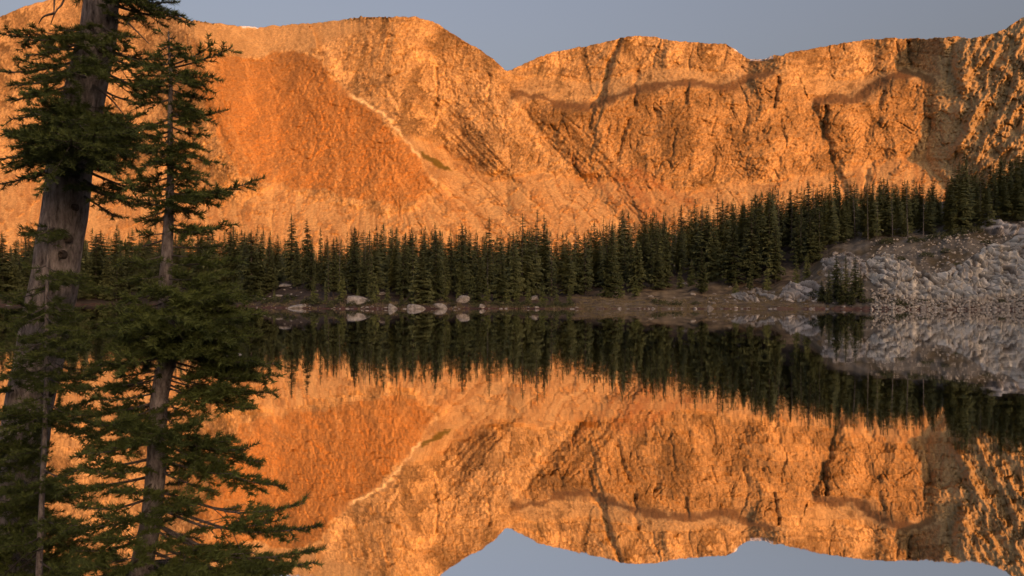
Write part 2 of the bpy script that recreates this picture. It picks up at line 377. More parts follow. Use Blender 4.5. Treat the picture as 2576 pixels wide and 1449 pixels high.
    Rl += ridge([(2250, 195), (2230, 300), (2260, 400)], 8, 70, 60)
    for pts, h, w in [([(1560, 98), (1532, 160), (1515, 230), (1485, 268)], 9, 7), ([(1605, 180), (1595, 260)], 6, 5), ([(1098, 175), (1102, 240), (1090, 290)], 6, 4),
                      ([(1728, 208), (1722, 262)], 6, 4), ([(1958, 196), (1945, 268)], 7, 4), ([(1582, 300), (1566, 345), (1554, 400)], 7, 5), ([(1490, 280), (1480, 320)], 4, 4),
                      ([(1698, 330), (1690, 390)], 3, 3), ([(2285, 108), (2290, 165)], 6, 5), ([(2258, 110), (2260, 180)], 4, 4), ([(2078, 270), (2070, 345)], 6, 5), ([(2180, 430), (2176, 500)], 4, 5),
                      ([(1660, 100), (1640, 170)], 3, 3), ([(1830, 115), (1822, 150)], 3, 3), ([(1530, 320), (1525, 345)], 3, 3), ([(1235, 190), (1225, 260)], 3, 4), ([(2340, 300), (2330, 360)], 4, 4),
                      ([(2220, 230), (2212, 262)], 4, 4), ([(1800, 300), (1790, 345)], 3, 3), ([(1880, 290), (1870, 330)], 3, 3), ([(880, 110), (870, 150)], 2, 3), ([(980, 90), (960, 150)], 3, 4), ([(1020, 80), (1010, 170)], 3, 4)]:
        d, s = line_dist(wx2, wy2, pts)
        Rl -= h * np.exp(-(d / w) ** 1.5)
    # right-hand cliff turns edge-on: it comes forward towards the right and is ribbed
    bx = wx2 - np.interp(Y, [60, 100, 140, 230, 330, 370, 430, 480], [45, 25, -8, 12, 12, 0, 5, 40])
    Rl -= (3 + 7 * (1 - sstep(185, 235, Y))) * np.exp(-((bx - 2392) / 20) ** 2)
    Rl += np.clip(bx - 2360, 0, 420) * 0.06
    # noise in metres, finer scales carried on cliffs
    mx_ = (X - CX) / F * 560; mz = -(Y - HY) / F * 560
    q1 = mx_ + 6 * fbm(mx_ / 30, mz / 30, 81, 2); q2 = mz + 6 * fbm(mx_ / 30, mz / 30, 82, 2)
    cliff = np.clip(1 - 0.88 * scree - 0.8 * bench - 0.75 * crestband - 0.2 * bowl - 0.3 * leftface, 0.08, 1)
    N = 4.8 * ridged(q1 / 46, q2 / 70, 101, 2) + 2.6 * ridged(q1 / 16, q2 / 28, 111, 2, 0.5) + 1.2 * fbm(q1 / 11, q2 / 14, 112, 2) + 1.3 * fbm(mx_ / 4.5, mz / 6, 121, 3, 0.7) + 0.8 * fbm(mx_ / 1.5, mz / 1.7, 131, 2, 0.7)
    n0 = fbm(mx_ / 3, mz / 3, 77, 2)
    dg1 = (q1 + 0.55 * q2); dg2 = (q2 - 0.55 * q1)
    N += 0.9 * ridged(dg1 / 8, dg2 / 24, 141, 2) * sstep(-0.1, 0.5, fbm(mx_ / 50, mz / 50, 143, 2))
    f1, f2, idv = worley(mx_ / 3.6 + 0.5 * n0, mz / 5.0 + 0.5 * n0, 7)
    N += 1.8 * (idv - 0.5) - 0.9 * np.exp(-((f2 - f1) / 0.10) ** 2)
    # tilted ledges, broken up along their length
    lz = (mz + 0.22 * mx_ + 3.0 * fbm(mx_ / 25, mz / 25, 145, 3)) / 9.0
    saw = lz - np.floor(lz)
    N += 2.6 * (1 - saw) * sstep(0.05, 0.4, fbm(mx_ / 26, mz / 9, 146, 3)) * sstep(0, 0.12, saw)
    lz2 = (mz - 0.30 * mx_ + 2.0 * fbm(mx_ / 14, mz / 14, 147, 2)) / 4.2; saw2 = lz2 - np.floor(lz2)
    N += 1.3 * (1 - saw2) * sstep(0.1, 0.4, fbm(mx_ / 12, mz / 6, 148, 3)) * sstep(0, 0.15, saw2)
    # gullies running down to the right below the notch
    gz = poly_mask(X, Y, [(930, 200), (1120, 200), (1290, 240), (1450, 300), (1640, 480), (1640, 580), (1150, 580), (1050, 400)], 50)
    N += gz * (3.2 * ridged((mx_ + 0.95 * mz) / 14, mz / 90, 149, 2, 0.55) + 1.4 * ridged((mx_ + 0.95 * mz) / 4.5, mz / 30, 150, 2, 0.6))
    def fiss(x_, y_, sd, wd): return np.exp(-(perlin(x_, y_, sd) / wd) ** 2)
    N -= 5.0 * fiss(q1 / 11, q2 / 40, 501, 0.035) * sstep(0.0, 0.35, fbm(mx_ / 30, mz / 22, 502, 2))
    N -= 3.2 * fiss((mx_ + 0.35 * mz) / 6, (mz - 0.35 * mx_) / 20, 503, 0.045) * sstep(0.0, 0.3, fbm(mx_ / 16, mz / 14, 504, 2))
    N -= 2.6 * fiss((mx_ - 0.8 * mz) / 7, (mz + 0.8 * mx_) / 22, 505, 0.045) * sstep(0.05, 0.35, fbm(mx_ / 18, mz / 14, 506, 2))
    N -= 2.2 * fiss((mz + 0.25 * mx_) / 5, (mx_ - 0.25 * mz) / 20, 507, 0.05) * sstep(0.1, 0.4, fbm(mx_ / 15, mz / 15, 508, 2))
    N *= cliff * 0.50
    # scree runnels follow the fall line to the lower right
    fl = (mx_ + 0.9 * mz * sstep(900, 1100, X) * (1 - sstep(1900, 2100, X))) 
    fl = fl + 5 * fbm(mx_ / 26, mz / 26, 152, 3)
    N += scree * (0.7 * fbm(fl / 16, mz / 40, 151, 3, 0.5) + 0.45 * fbm(mx_ / 3, mz / 3, 161, 3, 0.6))
    # right-hand cliff ribs lean up to the right
    rb1 = mx_ - 0.55 * mz + 1.2 * fbm(mx_ / 12, mz / 12, 169, 2); rb2 = mz + 0.55 * mx_
    N += rightface * sstep(2372, 2420, bx) * (4.2 * ridged(rb1 / 17, rb2 / 50, 171, 2, 0.55) + 1.5 * ridged(rb1 / 5, rb2 / 14, 181, 2, 0.6) + 1.5 * (idv - 0.5) + 0.7 * fbm(mx_ / 1.6, mz / 2.2, 187, 2, 0.7))
    N += (0.25 + 0.3 * bowl + 0.3 * bench + 0.3 * crestband) * fbm(mx_ / 2.2, mz / 1.6, 191, 3, 0.7) * 2
    isl = scree * sstep(0.32, 0.5, fbm(mx_ / 12, mz / 8, 271, 5, 0.65))
    N += isl * (1.5 + 0.8 * fbm(mx_ / 2.0, mz / 2.0, 273, 3, 0.7))
    chute = np.exp(-(perlin(fl / 14, mz / 120, 275) / 0.05) ** 2) * scree
    N -= 1.6 * chute
    fade = sstep(0, 0.03, t) * 1.0
    D = D - (Rl + N) * fade
    E2 = (HY - (Y + jag * t ** 24)) / F
    P = np.stack([(X - CX) / F * D, D, CAMZ + E2 * D], -1)
    # rock colours; the dark rim band is painted ledge shadow
    n1 = fbm(q1 / 26, q2 / 40, 201, 4, 0.6); n2 = 0.6 * fbm(mx_ / 7 + 0.3 * n0, mz / 9 + 0.3 * n0, 211, 3, 0.7) + 0.7 * fbm(mx_ / 2.4, mz / 3.0, 212, 3, 0.7); n3 = fbm(q1 / 70, q2 / 70, 221, 2)
    c = np.zeros(X.shape + (3,)) + np.array((0.40, 0.315, 0.235))
    c = lerp(c, (0.30, 0.225, 0.155), sstep(-0.2, 0.35, n1) * 0.65)
    c = lerp(c, (0.53, 0.43, 0.31), sstep(0.1, 0.45, n2) * 0.6)
    c = lerp(c, (0.19, 0.135, 0.09), sstep(0.15, 0.5, -n2) * 0.6)
    lowcliff = poly_mask(wx2, wy2, [(1290, 240), (1400, 265), (1480, 274), (1550, 244), (1620, 220), (1760, 210), (1835, 224), (1900, 191), (1945, 187), (2060, 255), (2150, 256), (2240, 194), (2345, 206), (2350, 400), (2200, 420), (2050, 440), (1850, 450), (1700, 470), (1560, 440), (1450, 380), (1350, 300)], 6)
    c = lerp(c, (0.31, 0.225, 0.15), lowcliff * 0.6)
    c = c * (1 + 0.35 * np.clip(fbm(mx_ / 1.3, mz / 1.6, 215, 3, 0.7), -1, 1))[..., None]
    b1, b2, bid = worley((q1 + 0.3 * q2) / 9 + 0.6 * n2, q2 / 13 + 0.6 * n2, 31)
    c = c * (1 - 0.38 * sstep(0.62, 0.66, bid) * sstep(-0.3, 0.3, n1))[..., None]
    c = c * (1 + 0.30 * sstep(0.30, 0.26, bid) * sstep(-0.3, 0.3, -n1))[..., None]
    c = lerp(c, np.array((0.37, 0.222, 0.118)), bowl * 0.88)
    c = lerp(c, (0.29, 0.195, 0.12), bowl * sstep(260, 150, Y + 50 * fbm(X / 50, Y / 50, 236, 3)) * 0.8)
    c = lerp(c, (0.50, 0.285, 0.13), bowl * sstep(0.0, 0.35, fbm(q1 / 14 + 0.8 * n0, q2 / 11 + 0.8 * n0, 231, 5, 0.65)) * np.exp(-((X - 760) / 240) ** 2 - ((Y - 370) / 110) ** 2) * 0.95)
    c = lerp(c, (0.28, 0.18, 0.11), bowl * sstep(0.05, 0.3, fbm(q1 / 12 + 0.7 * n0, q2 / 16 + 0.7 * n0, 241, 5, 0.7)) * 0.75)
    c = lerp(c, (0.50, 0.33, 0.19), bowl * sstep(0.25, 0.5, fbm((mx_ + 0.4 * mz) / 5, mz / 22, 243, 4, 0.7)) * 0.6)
    sc = np.zeros_like(c) + np.array((0.52, 0.405, 0.295)); sc = lerp(sc, (0.44, 0.31, 0.20), sstep(-0.2, 0.6, fbm(fl / 20, mz / 45, 251, 4, 0.6)) * 0.6)
    sc = lerp(sc, (0.30, 0.22, 0.16), sstep(0.25, 0.6, fbm(mx_ / 2.2, mz / 2.2, 261, 3, 0.7)) * 0.6)
    sc = lerp(sc, (0.38, 0.24, 0.15), sstep(0.05, 0.35, fbm(fl / 5.5, mz / 50, 265, 4, 0.65)) * 0.55)
    sc = lerp(sc, (0.60, 0.49, 0.36), sstep(0.1, 0.4, fbm(fl / 9 + 7, mz / 60, 267, 3, 0.6)) * 0.6)
    sc = lerp(sc, (0.30, 0.20, 0.13), sstep(0.32, 0.5, fbm(mx_ / 12, mz / 8, 271, 5, 0.65)) * 0.6)
    c = c * (1 - scree[..., None] * 0.9) + sc * scree[..., None] * 0.9
    for pts, w, col_, st in [([(1560, 450), (1610, 500), (1650, 545)], 26, (0.33, 0.17, 0.10), 0.8), ([(1600, 430), (1680, 485), (1740, 510)], 14, (0.34, 0.18, 0.11), 0.75), ([(1440, 400), (1520, 470), (1580, 560)], 9, (0.36, 0.21, 0.13), 0.6),
                             ([(1180, 420), (1290, 500), (1370, 560)], 5, (0.36, 0.25, 0.16), 0.6), ([(880, 238), (960, 282), (1000, 325), (1030, 365), (1060, 398)], 3.5, (0.85, 0.78, 0.66), 1.0), ([(640, 146), (690, 128), (755, 124), (812, 150), (830, 190), (880, 236)], 4, (0.60, 0.50, 0.38), 0.7), ([(1085, 445), (1098, 460)], 6, (0.7, 0.62, 0.5), 0.8),
                             ([(560, 65), (620, 95), (670, 130)], 6, (0.66, 0.58, 0.47), 0.55), ([(575, 300), (600, 360), (630, 430)], 6, (0.6, 0.44, 0.28), 0.5)]:
        d, s = line_dist(wx2, wy2, pts); c = lerp(c, col_, st * np.exp(-(d / w) ** 2) * np.clip(0.8 + 0.8 * n2, 0, 1))
    c = lerp(c, (0.53, 0.43, 0.32), bench * 0.65 * sstep(-0.5, 0.3, fbm(mx_ / 9, mz / 7, 281, 4, 0.65))); c = lerp(c, (0.52, 0.42, 0.31), crestband * 0.6)
    c = lerp(c, (0.165, 0.105, 0.068), rim * 0.85)  # shadow line of the ledges, painted dark into the rock colour
    c = lerp(c, (0.37, 0.34, 0.30), rightface * (1 - scree) * 0.65)
    grass = poly_mask(wx2, wy2, [(1052, 380), (1075, 388), (1100, 402), (1122, 418), (1138, 432), (1118, 428), (1090, 416), (1066, 400)], 3)
    c = lerp(c, (0.13, 0.115, 0.02), grass * 0.9)
    snow = np.maximum.reduce([poly_mask(X, Y, [(1842, 118), (1868, 124), (1872, 132), (1848, 128)], 1.5), poly_mask(X, Y, [(1886, 140), (1945, 138), (1945, 149), (1886, 153)], 1.5), poly_mask(X, Y, [(600, 60), (650, 60), (650, 70), (610, 71)], 1.5)])
    c = lerp(c, (0.82, 0.84, 0.86), snow * 0.9)
    scrub = np.maximum(poly_mask(X, Y, [(860, 36), (980, 34), (985, 48), (930, 50), (868, 55)], 2), poly_mask(X, Y, [(470, 40), (545, 52), (545, 63), (480, 55)], 2)) * sstep(-0.1, 0.2, perlin(X / 6, Y / 5, 300))
    c = lerp(c, (0.06, 0.055, 0.02), scrub * 0.9)
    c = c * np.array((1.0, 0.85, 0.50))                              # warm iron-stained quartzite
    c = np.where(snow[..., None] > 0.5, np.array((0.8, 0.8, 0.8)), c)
    # the far side falls away behind the crest
    rows = [P]; cols = [c]; last = P[-1]
    for j, (dd, dz) in enumerate([(6, -0.8), (20, -6), (60, -30), (160, -90), (330, -240), (420, -420)]):
        q = last.copy(); q[:, 1] += dd; q[:, 0] *= 1 + dd / 900; q[:, 2] += dz
        rows.append(q[None]); cols.append(c[-1:] * 0.95)
    P = np.concatenate(rows, 0); c = np.concatenate(cols, 0)
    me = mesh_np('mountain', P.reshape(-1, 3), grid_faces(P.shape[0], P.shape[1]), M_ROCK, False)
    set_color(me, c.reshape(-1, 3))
    return tag(link('mountain', me), kind='structure')
build_mountain()

# ------------------------------------------------------------------ far shore: where a view ray meets the ground
def ground_at(px, py, dmin=110, dmax=420):
    d = np.linspace(dmin, dmax, 1500); x = (px - CX) / F * d; z = CAMZ + (HY - py) / F * d
    g = terrain(x, d); hit = np.nonzero(g >= z)[0]
    i = hit[0] if len(hit) else 0
    return float(x[i]), float(d[i]), float(g[i])

def place(px, offset):
    """a spot on the far bank: view column and metres inland from the waterline"""
    a = math.radians(col_az(px)); r = float(np.interp(math.degrees(a), SH_AZ, SH_R)) + offset
    x, y = r * math.sin(a), r * math.cos(a)
    return x, y, float(terrain(np.array([x]), np.array([y]))[0])

# ------------------------------------------------------------------ pale rock outcrops on the right-hand hillside
def outcrop(name, label, poly, lift, cell, lean, seed, tone, nx=300, ny=150, crack=1.0):
    pts = np.array(poly, float); x0, x1 = pts[:, 0].min() - 12, pts[:, 0].max() + 12
    wps = [ground_at(a, b) for a, b in poly]
    d0 = min(w[1] for w in wps) - 1.5; d1 = max(w[1] for w in wps) + 3
    U, D = np.meshgrid(np.linspace(x0, x1, nx), np.linspace(d0, d1, ny))
    X = (U - CX) / F * D; Y = D; Z = terrain(X, Y)
    V = HY - (Z - CAMZ) * F / D                                     # row at which this ground is seen
    mk = poly_mask(U + 10 * fbm(X / 3, Y / 3, seed, 3), V + 7 * fbm(X / 3, Y / 3, seed + 5, 3), poly, 9)
    q1 = X + lean * Z + 0.8 * fbm(X / 3, Z / 3, seed + 2, 2); q2 = Z * 1.0 - lean * X + 0.8 * fbm(X / 3, Z / 3, seed + 3, 2)
    o1 = [np.zeros_like(X), np.zeros_like(X)]; o2 = [np.zeros_like(X), np.zeros_like(X)]
    f1, f2, idv = worley(q1 / cell, q2 / (cell * 3.2), seed, o1)
    g1, g2, idw = worley(q1 / (cell * .5), q2 / (cell * 1.1), seed + 1, o2)
    tilt = 0.9 * (o1[0] * np.cos(idv * 40) + o1[1] * np.sin(idv * 40)) + 0.5 * (o2[0] * np.cos(idw * 40) + o2[1] * np.sin(idw * 40))
    rel = tilt + 0.6 * (idv - 0.35) - crack * 1.0 * np.exp(-((f2 - f1) / 0.10) ** 2) + 0.35 * (idw - 0.5) - crack * 0.35 * np.exp(-((g2 - g1) / 0.15) ** 2) + 0.15 * fbm(X / 0.5, Z / 0.5, seed + 9, 3)
    h = lift * sstep(0.15, 0.75, mk) + rel * sstep(0.3, 0.8, mk) - 1.2 * (1 - sstep(0.02, 0.4, mk))
    P = np.stack([X, Y - 0.75 * h, Z + 0.65 * h], -1)
    me = mesh_np(name, P.reshape(-1, 3), grid_faces(ny, nx), M_OUTCROP, False)
    c = np.zeros(X.shape + (3,)) + np.array(tone)
    c = lerp(c, np.array(tone) * 0.78, sstep(0.1, 0.5, fbm(X / 2.0, Z / 2.0, seed + 11, 4, 0.65)))
    c = lerp(c, (0.34, 0.25, 0.21), sstep(0.3, 0.8, fbm(X / 4, Z / 2.5, seed + 12, 3)) * 0.3)
    jt = np.maximum(np.exp(-((f2 - f1) / 0.15) ** 2) * sstep(0.2, 0.5, idv + 0.2), 0.8 * np.exp(-((g2 - g1) / 0.10) ** 2) * sstep(0.3, 0.5, idw))
    c = lerp(c, (0.10, 0.075, 0.055), jt * 0.92)                      # soil and roots in the joints
    set_color(me, c.reshape(-1, 3))
    return tag(link(name, me), label, 'rock outcrop', 'pale outcrops on the right bank')

outcrop('rock_outcrop', 'large pale ribbed rock slope rising steeply from the water beneath the firs',
        [(2185, 655), (2235, 645), (2290, 672), (2330, 700), (2370, 690), (2430, 660), (2490, 622), (2560, 600), (2680, 575), (2720, 700), (2660, 740), (2560, 742), (2480, 755), (2400, 752), (2330, 748), (2270, 745), (2215, 725), (2185, 695)], 0.7, 0.85, 0.55, 401, (0.90, 0.82, 0.68), 700, 320)
outcrop('rock_outcrop', 'pale rounded rock hump above the brown meadow beside the shore firs',
        [(1965, 735), (1990, 715), (2040, 712), (2068, 725), (2060, 752), (2010, 758), (1970, 756)], 0.9, 1.1, 0.3, 421, (0.70, 0.62, 0.52), 110, 70)
outcrop('rock_outcrop', 'low broken pale rock patch on the brown meadow left of the rounded hump',
        [(1840, 742), (1880, 728), (1950, 735), (1958, 752), (1900, 760), (1850, 758)], 0.3, 0.8, 0.2, 431, (0.64, 0.56, 0.46), 110, 60)
outcrop('rock_outcrop', 'smooth pale rock shelf high on the hillside among the firs',
        [(2465, 565), (2490, 552), (2530, 560), (2570, 575), (2576, 588), (2520, 590), (2475, 580)], 0.6, 1.8, 0.2, 441, (0.78, 0.70, 0.60), 120, 60, 0.5)
outcrop('rock_outcrop', 'small pale broken ledge behind the clump of shore firs',
        [(2070, 655), (2110, 640), (2165, 645), (2175, 690), (2150, 715), (2095, 700), (2072, 680)], 0.4, 0.9, 0.4, 451, (0.66, 0.58, 0.48), 110, 80)

# ------------------------------------------------------------------ boulders and stones
def boulder_mesh(seed, flat=0.7, blocky=0.5):
    r = np.random.default_rng(seed)
    nu, nv = 18, 12
    v = [];
    dirs = r.normal(size=(13, 3)); dirs /= np.linalg.norm(dirs, axis=1)[:, None]; cut = r.uniform(0.42, 0.78, 13)
    for j in range(nv):
        th = math.pi * j / (nv - 1)
        for i in range(nu):
            ph = 2 * math.pi * i / nu
            d = np.array([math.sin(th) * math.cos(ph), math.sin(th) * math.sin(ph), math.cos(th)])
            k = 1.0
            for q, cc in zip(dirs, cut):
                dt = d @ q
                if dt > 1e-3: k = min(k, cc / dt * blocky + (1 - blocky) * max(cc / dt, 0.8))
            v.append(d * k * (1 + r.normal() * 0.03))
    v = np.array(v); v[:, 2] *= flat
    return mesh_np('boulder', v, grid_faces(nv, nu, True)[:, ::-1], M_BOULDER, False)
BM = [boulder_mesh(500 + i, 0.85, 0.95) for i in range(8)]

def boulder(x, y, z, sx, sy, sz, rz, mesh, label, group=None, sink=0.35, tilt=0.0):
    o = link('boulder', mesh); o.location = (x, y, z + sz * (1 - 2 * sink) * 0.5); o.scale = (sx, sy, sz)
    o.rotation_euler = (tilt * 0.4, tilt, rz)
    return tag(o, label, 'boulder', group)

NEAR = [(690, 'left of the boulder clearing'), (860, 'by the boulder clearing'), (960, 'beside the long low slab'), (1080, 'near the flat topped block'), (1200, 'near the tilted slab'), (1330, 'right of the tilted slab'), (1470, 'where the brown meadow begins'), (1640, 'by the broad full fir'), (1800, 'at the brown meadow'),
        (1920, 'near the low broken rock patch'), (2050, 'near the rounded rock hump'), (2200, 'by the shore clump'), (2330, 'on the left part of the ribbed rock slope'), (2460, 'on the middle of the ribbed rock slope'), (9999, 'on the far right of the ribbed rock slope')]
def near(px): return next(w for lim, w in NEAR if px < lim)
def to_w(px, py):
    d = CAMZ * F / (py - HY); return ((px - CX) / F * d, d, -0.02)
# (column, row of its foot, width, height in view units, tilt, label)
for k, (px, py, w, h, tl, lab) in enumerate([
    (1045, 781, 58, 24, 0.0, 'flat topped pale block boulder standing in the water at the far shore'),
    (1163, 764, 44, 40, 0.5, 'large tilted pale slab boulder leaning on the bank above the waterline'),
    (893, 764, 84, 26, -0.12, 'long low pale slab boulder under the young firs on the far bank'),
    (742, 779, 62, 20, -0.25, 'wedge shaped grey boulder at the waterline left of the long slab'),
    (835, 782, 38, 10, 0.0, 'low flat pale stone lying in the water in front of the long slab'),
    (872, 781, 22, 10, 0.1, 'small stone next to the low flat stone in the water'),
    (985, 780, 30, 26, 0.35, 'small leaning pointed boulder beside the flat topped block'),
    (1108, 777, 46, 26, 0.2, 'brownish lumpy boulder between the flat topped block and tilted slab'),
    (1212, 776, 30, 16, 0.1, 'small pale boulder on the bank right of the tilted slab'),
    (1262, 781, 22, 9, 0.0, 'low pale stone in the water right of the tilted slab'),
    (1345, 755, 34, 14, -0.2, 'pale flat boulder half hidden at the forest edge'),
    (1690, 672, 34, 14, 0.2, 'pale boulder in a dark gap high between the firs'),
    (1668, 712, 28, 17, 0.1, 'rounded pale boulder at the top of the brown meadow'),
    (1722, 716, 26, 9, 0.0, 'flat pale stone next to the rounded boulder above the meadow'),
    (1592, 716, 40, 7, 0.05, 'long thin pale slab at the upper edge of the brown meadow'),
    (1638, 748, 18, 10, 0.0, 'small white stone in the middle of the brown meadow'),
    (1788, 779, 22, 14, 0.3, 'pointed pale stone at the waterline below the brown meadow'),
    (1440, 780, 20, 8, 0.2, 'small bright stone at the waterline where the meadow begins'),
    (760, 712, 56, 20, 0.1, 'mauve grey boulder in the clearing between the firs'),
    (715, 722, 60, 14, 0.0, 'broad low grey boulder below the mauve one in the clearing'),
    (700, 748, 40, 12, 0.1, 'flat grey boulder just above the bank near the wedge shaped one'),
    (302, 770, 46, 8, 0.0, 'flat white rock on the far shore seen between the foreground trunks'),
    (362, 771, 34, 8, 0.05, 'small white rock next to the flat one seen between the foreground trunks'),
    (12, 776, 46, 16, 0.0, 'pale rock on the far shore left of the big trunk'),
    (1070, 742, 20, 11, 0.2, 'small pale boulder under the firs above the flat topped block'),
    (960, 742, 22, 14, 0.3, 'small upright pale boulder under the firs above the long slab')]):
    x, y, z = ground_at(px, py)
    sc = y / F
    boulder(x, y + w * sc * 0.25, z, w * sc * 0.56, w * sc * 0.45, h * sc * 0.72, k * 1.7 if abs(tl) < .2 else 0, BM[k % 8], lab, None, 0.3, tl)
boulder(*to_w(588, 893), 0.36, 0.22, 0.10, 0.3, BM[3], 'small white rock tip breaking the open lake surface', None, 0.3)
for i in range(120):        # stones scattered along the waterline
    px = random.uniform(640, 2560); x, y, z = place(px, random.uniform(-0.6, 1.3)); s = random.uniform(0.12, 0.45) * (1.0 if px < 2060 else 1.2)
    boulder(x, y, max(z, -0.1), s * random.uniform(1, 1.7), s, s * random.uniform(0.5, 0.9), random.uniform(0, 6), BM[i % 8], '%s pale stone at the waterline %s' % ('larger' if s > .32 else 'small', near(px)), 'stones along the far waterline')
for i in range(170):        # blocks on the hillside
    px = random.uniform(2020, 2640); py = random.uniform(600, 775)
    if 2190 < px and py < 740 and random.random() < 0.6: continue
    x, y, z = ground_at(px, py); s = random.uniform(0.2, 0.6) * (1.5 if random.random() < .15 else 1)
    boulder(x, y, z, s * random.uniform(1, 1.5), s, s * random.uniform(0.6, 1.0), random.uniform(0, 6), BM[i % 8], '%s angular pale block lying loose %s' % ('large' if s > .5 else 'small', near(px)), 'loose blocks on the right hillside')
for i in range(40):        # blocks in the clearings of the wood
    px = random.choice([random.uniform(640, 800), random.uniform(1600, 1960), random.uniform(1780, 1900)]); x, y, z = place(px, random.uniform(8, 26)); s = random.uniform(0.25, 0.6)
    boulder(x, y, z, s * random.uniform(1, 1.6), s, s * random.uniform(0.5, 0.9), random.uniform(0, 6), BM[i % 8], '%s grey stone lying at the wood edge %s' % ('large' if s > .42 else 'small', near(px)), 'stones in the clearings of the far wood')
# rubble nobody could count: at the foot of the rock slope
vs, fs = [], []
base_b = np.array([v.co[:] for v in BM[2].vertices]); base_f = np.array([p.vertices[:] for p in BM[2].polygons]); nb = 0
keep = np.array([[(j * 18 + i) for i in range(0, 18, 3)] for j in (1, 5, 9)])
low_v = base_b[keep.ravel()]; low_f = grid_faces(3, 6, True)[:, ::-1]
for i in range(2400):
    px = random.uniform(2190, 2720); py = random.choice([random.uniform(738, 786), random.uniform(738, 786), random.uniform(600, 738)])
    a = random.uniform(0, 6.28); s = random.uniform(0.12, 0.38)
    if py > 738:
        x, y, z = place(px, random.uniform(-0.5, 7.5))
    else:
        x, y, z = place(px, random.uniform(7, 34))
    q = low_v * np.array((s * 1.3, s, s * 0.8)); q = np.stack([q[:, 0] * math.cos(a) - q[:, 1] * math.sin(a), q[:, 0] * math.sin(a) + q[:, 1] * math.cos(a), q[:, 2]], -1) + (x, y, z + s * 0.25)
    vs.append(q); fs.append(low_f + nb); nb += len(q)
tag(link('rubble', mesh_np('rubble', np.concatenate(vs), np.concatenate(fs), M_RUBBLE)), 'pale rubble strewn over the foot of the rock slope', 'rubble', None, 'stuff')

# ------------------------------------------------------------------ far firs
def tube(pts, rad, seg=6):
    pts = np.asarray(pts, float); n_ = len(pts); tg = np.gradient(pts, axis=0); tg /= np.linalg.norm(tg, axis=1)[:, None] + 1e-9
    ref = np.array([0.0, 1.0, 0.15]); a = np.cross(tg, ref); a /= np.linalg.norm(a, axis=1)[:, None] + 1e-9; b = np.cross(tg, a)
    th = np.arange(seg) * 2 * math.pi / seg
    v = pts[:, None, :] + np.asarray(rad, float)[:, None, None] * (np.cos(th)[None, :, None] * a[:, None, :] + np.sin(th)[None, :, None] * b[:, None, :])
    return v.reshape(-1, 3), grid_faces(n_, seg, True)

def fir_meshes(seed, R0, levels=36, bare=0.06, power=0.8, per=7, mat=None, gap=0.0):
    """a fir one unit tall: a crown of drooping sprays and a tapered trunk"""
    r = np.random.default_rng(seed); V = []; n_ = 0
    for i in range(levels):
        u = bare + (1 - bare) * (i + r.uniform(-.3, .3)) / levels
        rad = R0 * max(1 - u, 0.0) ** power * (1 - 0.45 * math.exp(-((u - bare) / 0.06) ** 2)) + 0.006
        rad *= 1 + 0.28 * math.sin(i * 1.9 + seed) * r.uniform(0, 1)
        for k in range(per):
            if r.random() < gap: continue
            ph = r.uniform(0, 2 * math.pi); L = rad * r.uniform(0.55, 1.25)
            droop = -0.10 - 0.40 * (1 - u) + r.normal() * 0.08
            dv = np.array([math.cos(ph), math.sin(ph), droop]); sd = np.array([-math.sin(ph), math.cos(ph), 0.0])
            o = np.array([0, 0, u + r.uniform(-.008, .008)])
            ns = 4
            for q in range(ns):
                s0, s1 = q / ns, min((q + 1.5) / ns, 1.08)
                w = L * 0.34 * (1.15 - s0) + 0.004
                a = o + dv * L * s0 + np.array([0, 0, 0.03 * L * q]); b = o + dv * L * s1 + np.array([0, 0, 0.05 * L * q - r.uniform(0, 0.12) * L])
                for sg in (-1, 1):
                    t_ = o + dv * L * (s0 + s1) * 0.55 + sd * sg * w * r.uniform(0.7, 1.3) + np.array([0, 0, -r.uniform(0.05, 0.30) * L])
                    V += [a, b, t_]; n_ += 1
    lead = 0.9
    for k in range(5):
        ph = k * 1.256; V += [np.array([math.cos(ph) * .007, math.sin(ph) * .007, lead]), np.array([math.cos(ph + 1.5) * .007, math.sin(ph + 1.5) * .007, lead]), np.array([0, 0, 1.02])]; n_ += 1
    crown = mesh_np('crown', np.array(V), np.arange(3 * n_).reshape(-1, 3), mat or M_FIR)
    tv, tf = tube([(0, 0, -0.03), (0, 0, 0.3), (0, 0, 0.65), (0, 0, 0.97)], [0.0125, 0.0095, 0.006, 0.0015], 6)
    return crown, mesh_np('trunk', tv, tf, M_TRUNK, True)

def snag_mesh(seed):
    r = np.random.default_rng(seed); VV, FF, n_ = [], [], 0
    path = np.array([(0.01 * math.sin(3 * u + seed), 0.008 * math.cos(2 * u), u) for u in np.linspace(-0.02, 1, 9)])
    v, f = tube(path, np.linspace(0.010, 0.002, 9), 6); VV.append(v); FF.append(f); n_ += len(v)
    for k in range(26):
        u = r.uniform(0.2, 0.97); ph = r.uniform(0, 6.28); L = r.uniform(0.02, 0.09) * (1.15 - u)
        e = np.array([math.cos(ph) * L, math.sin(ph) * L, r.uniform(-.5, .25) * L]); o = np.array([0, 0, u])
        v, f = tube([o, o + e * .6, o + e + np.array([0, 0, .1 * L])], [.0035, .002, .0008], 3); VV.append(v); FF.append(f + n_); n_ += len(v)
    return mesh_np('snag', np.concatenate(VV), np.concatenate(FF), M_SNAG)

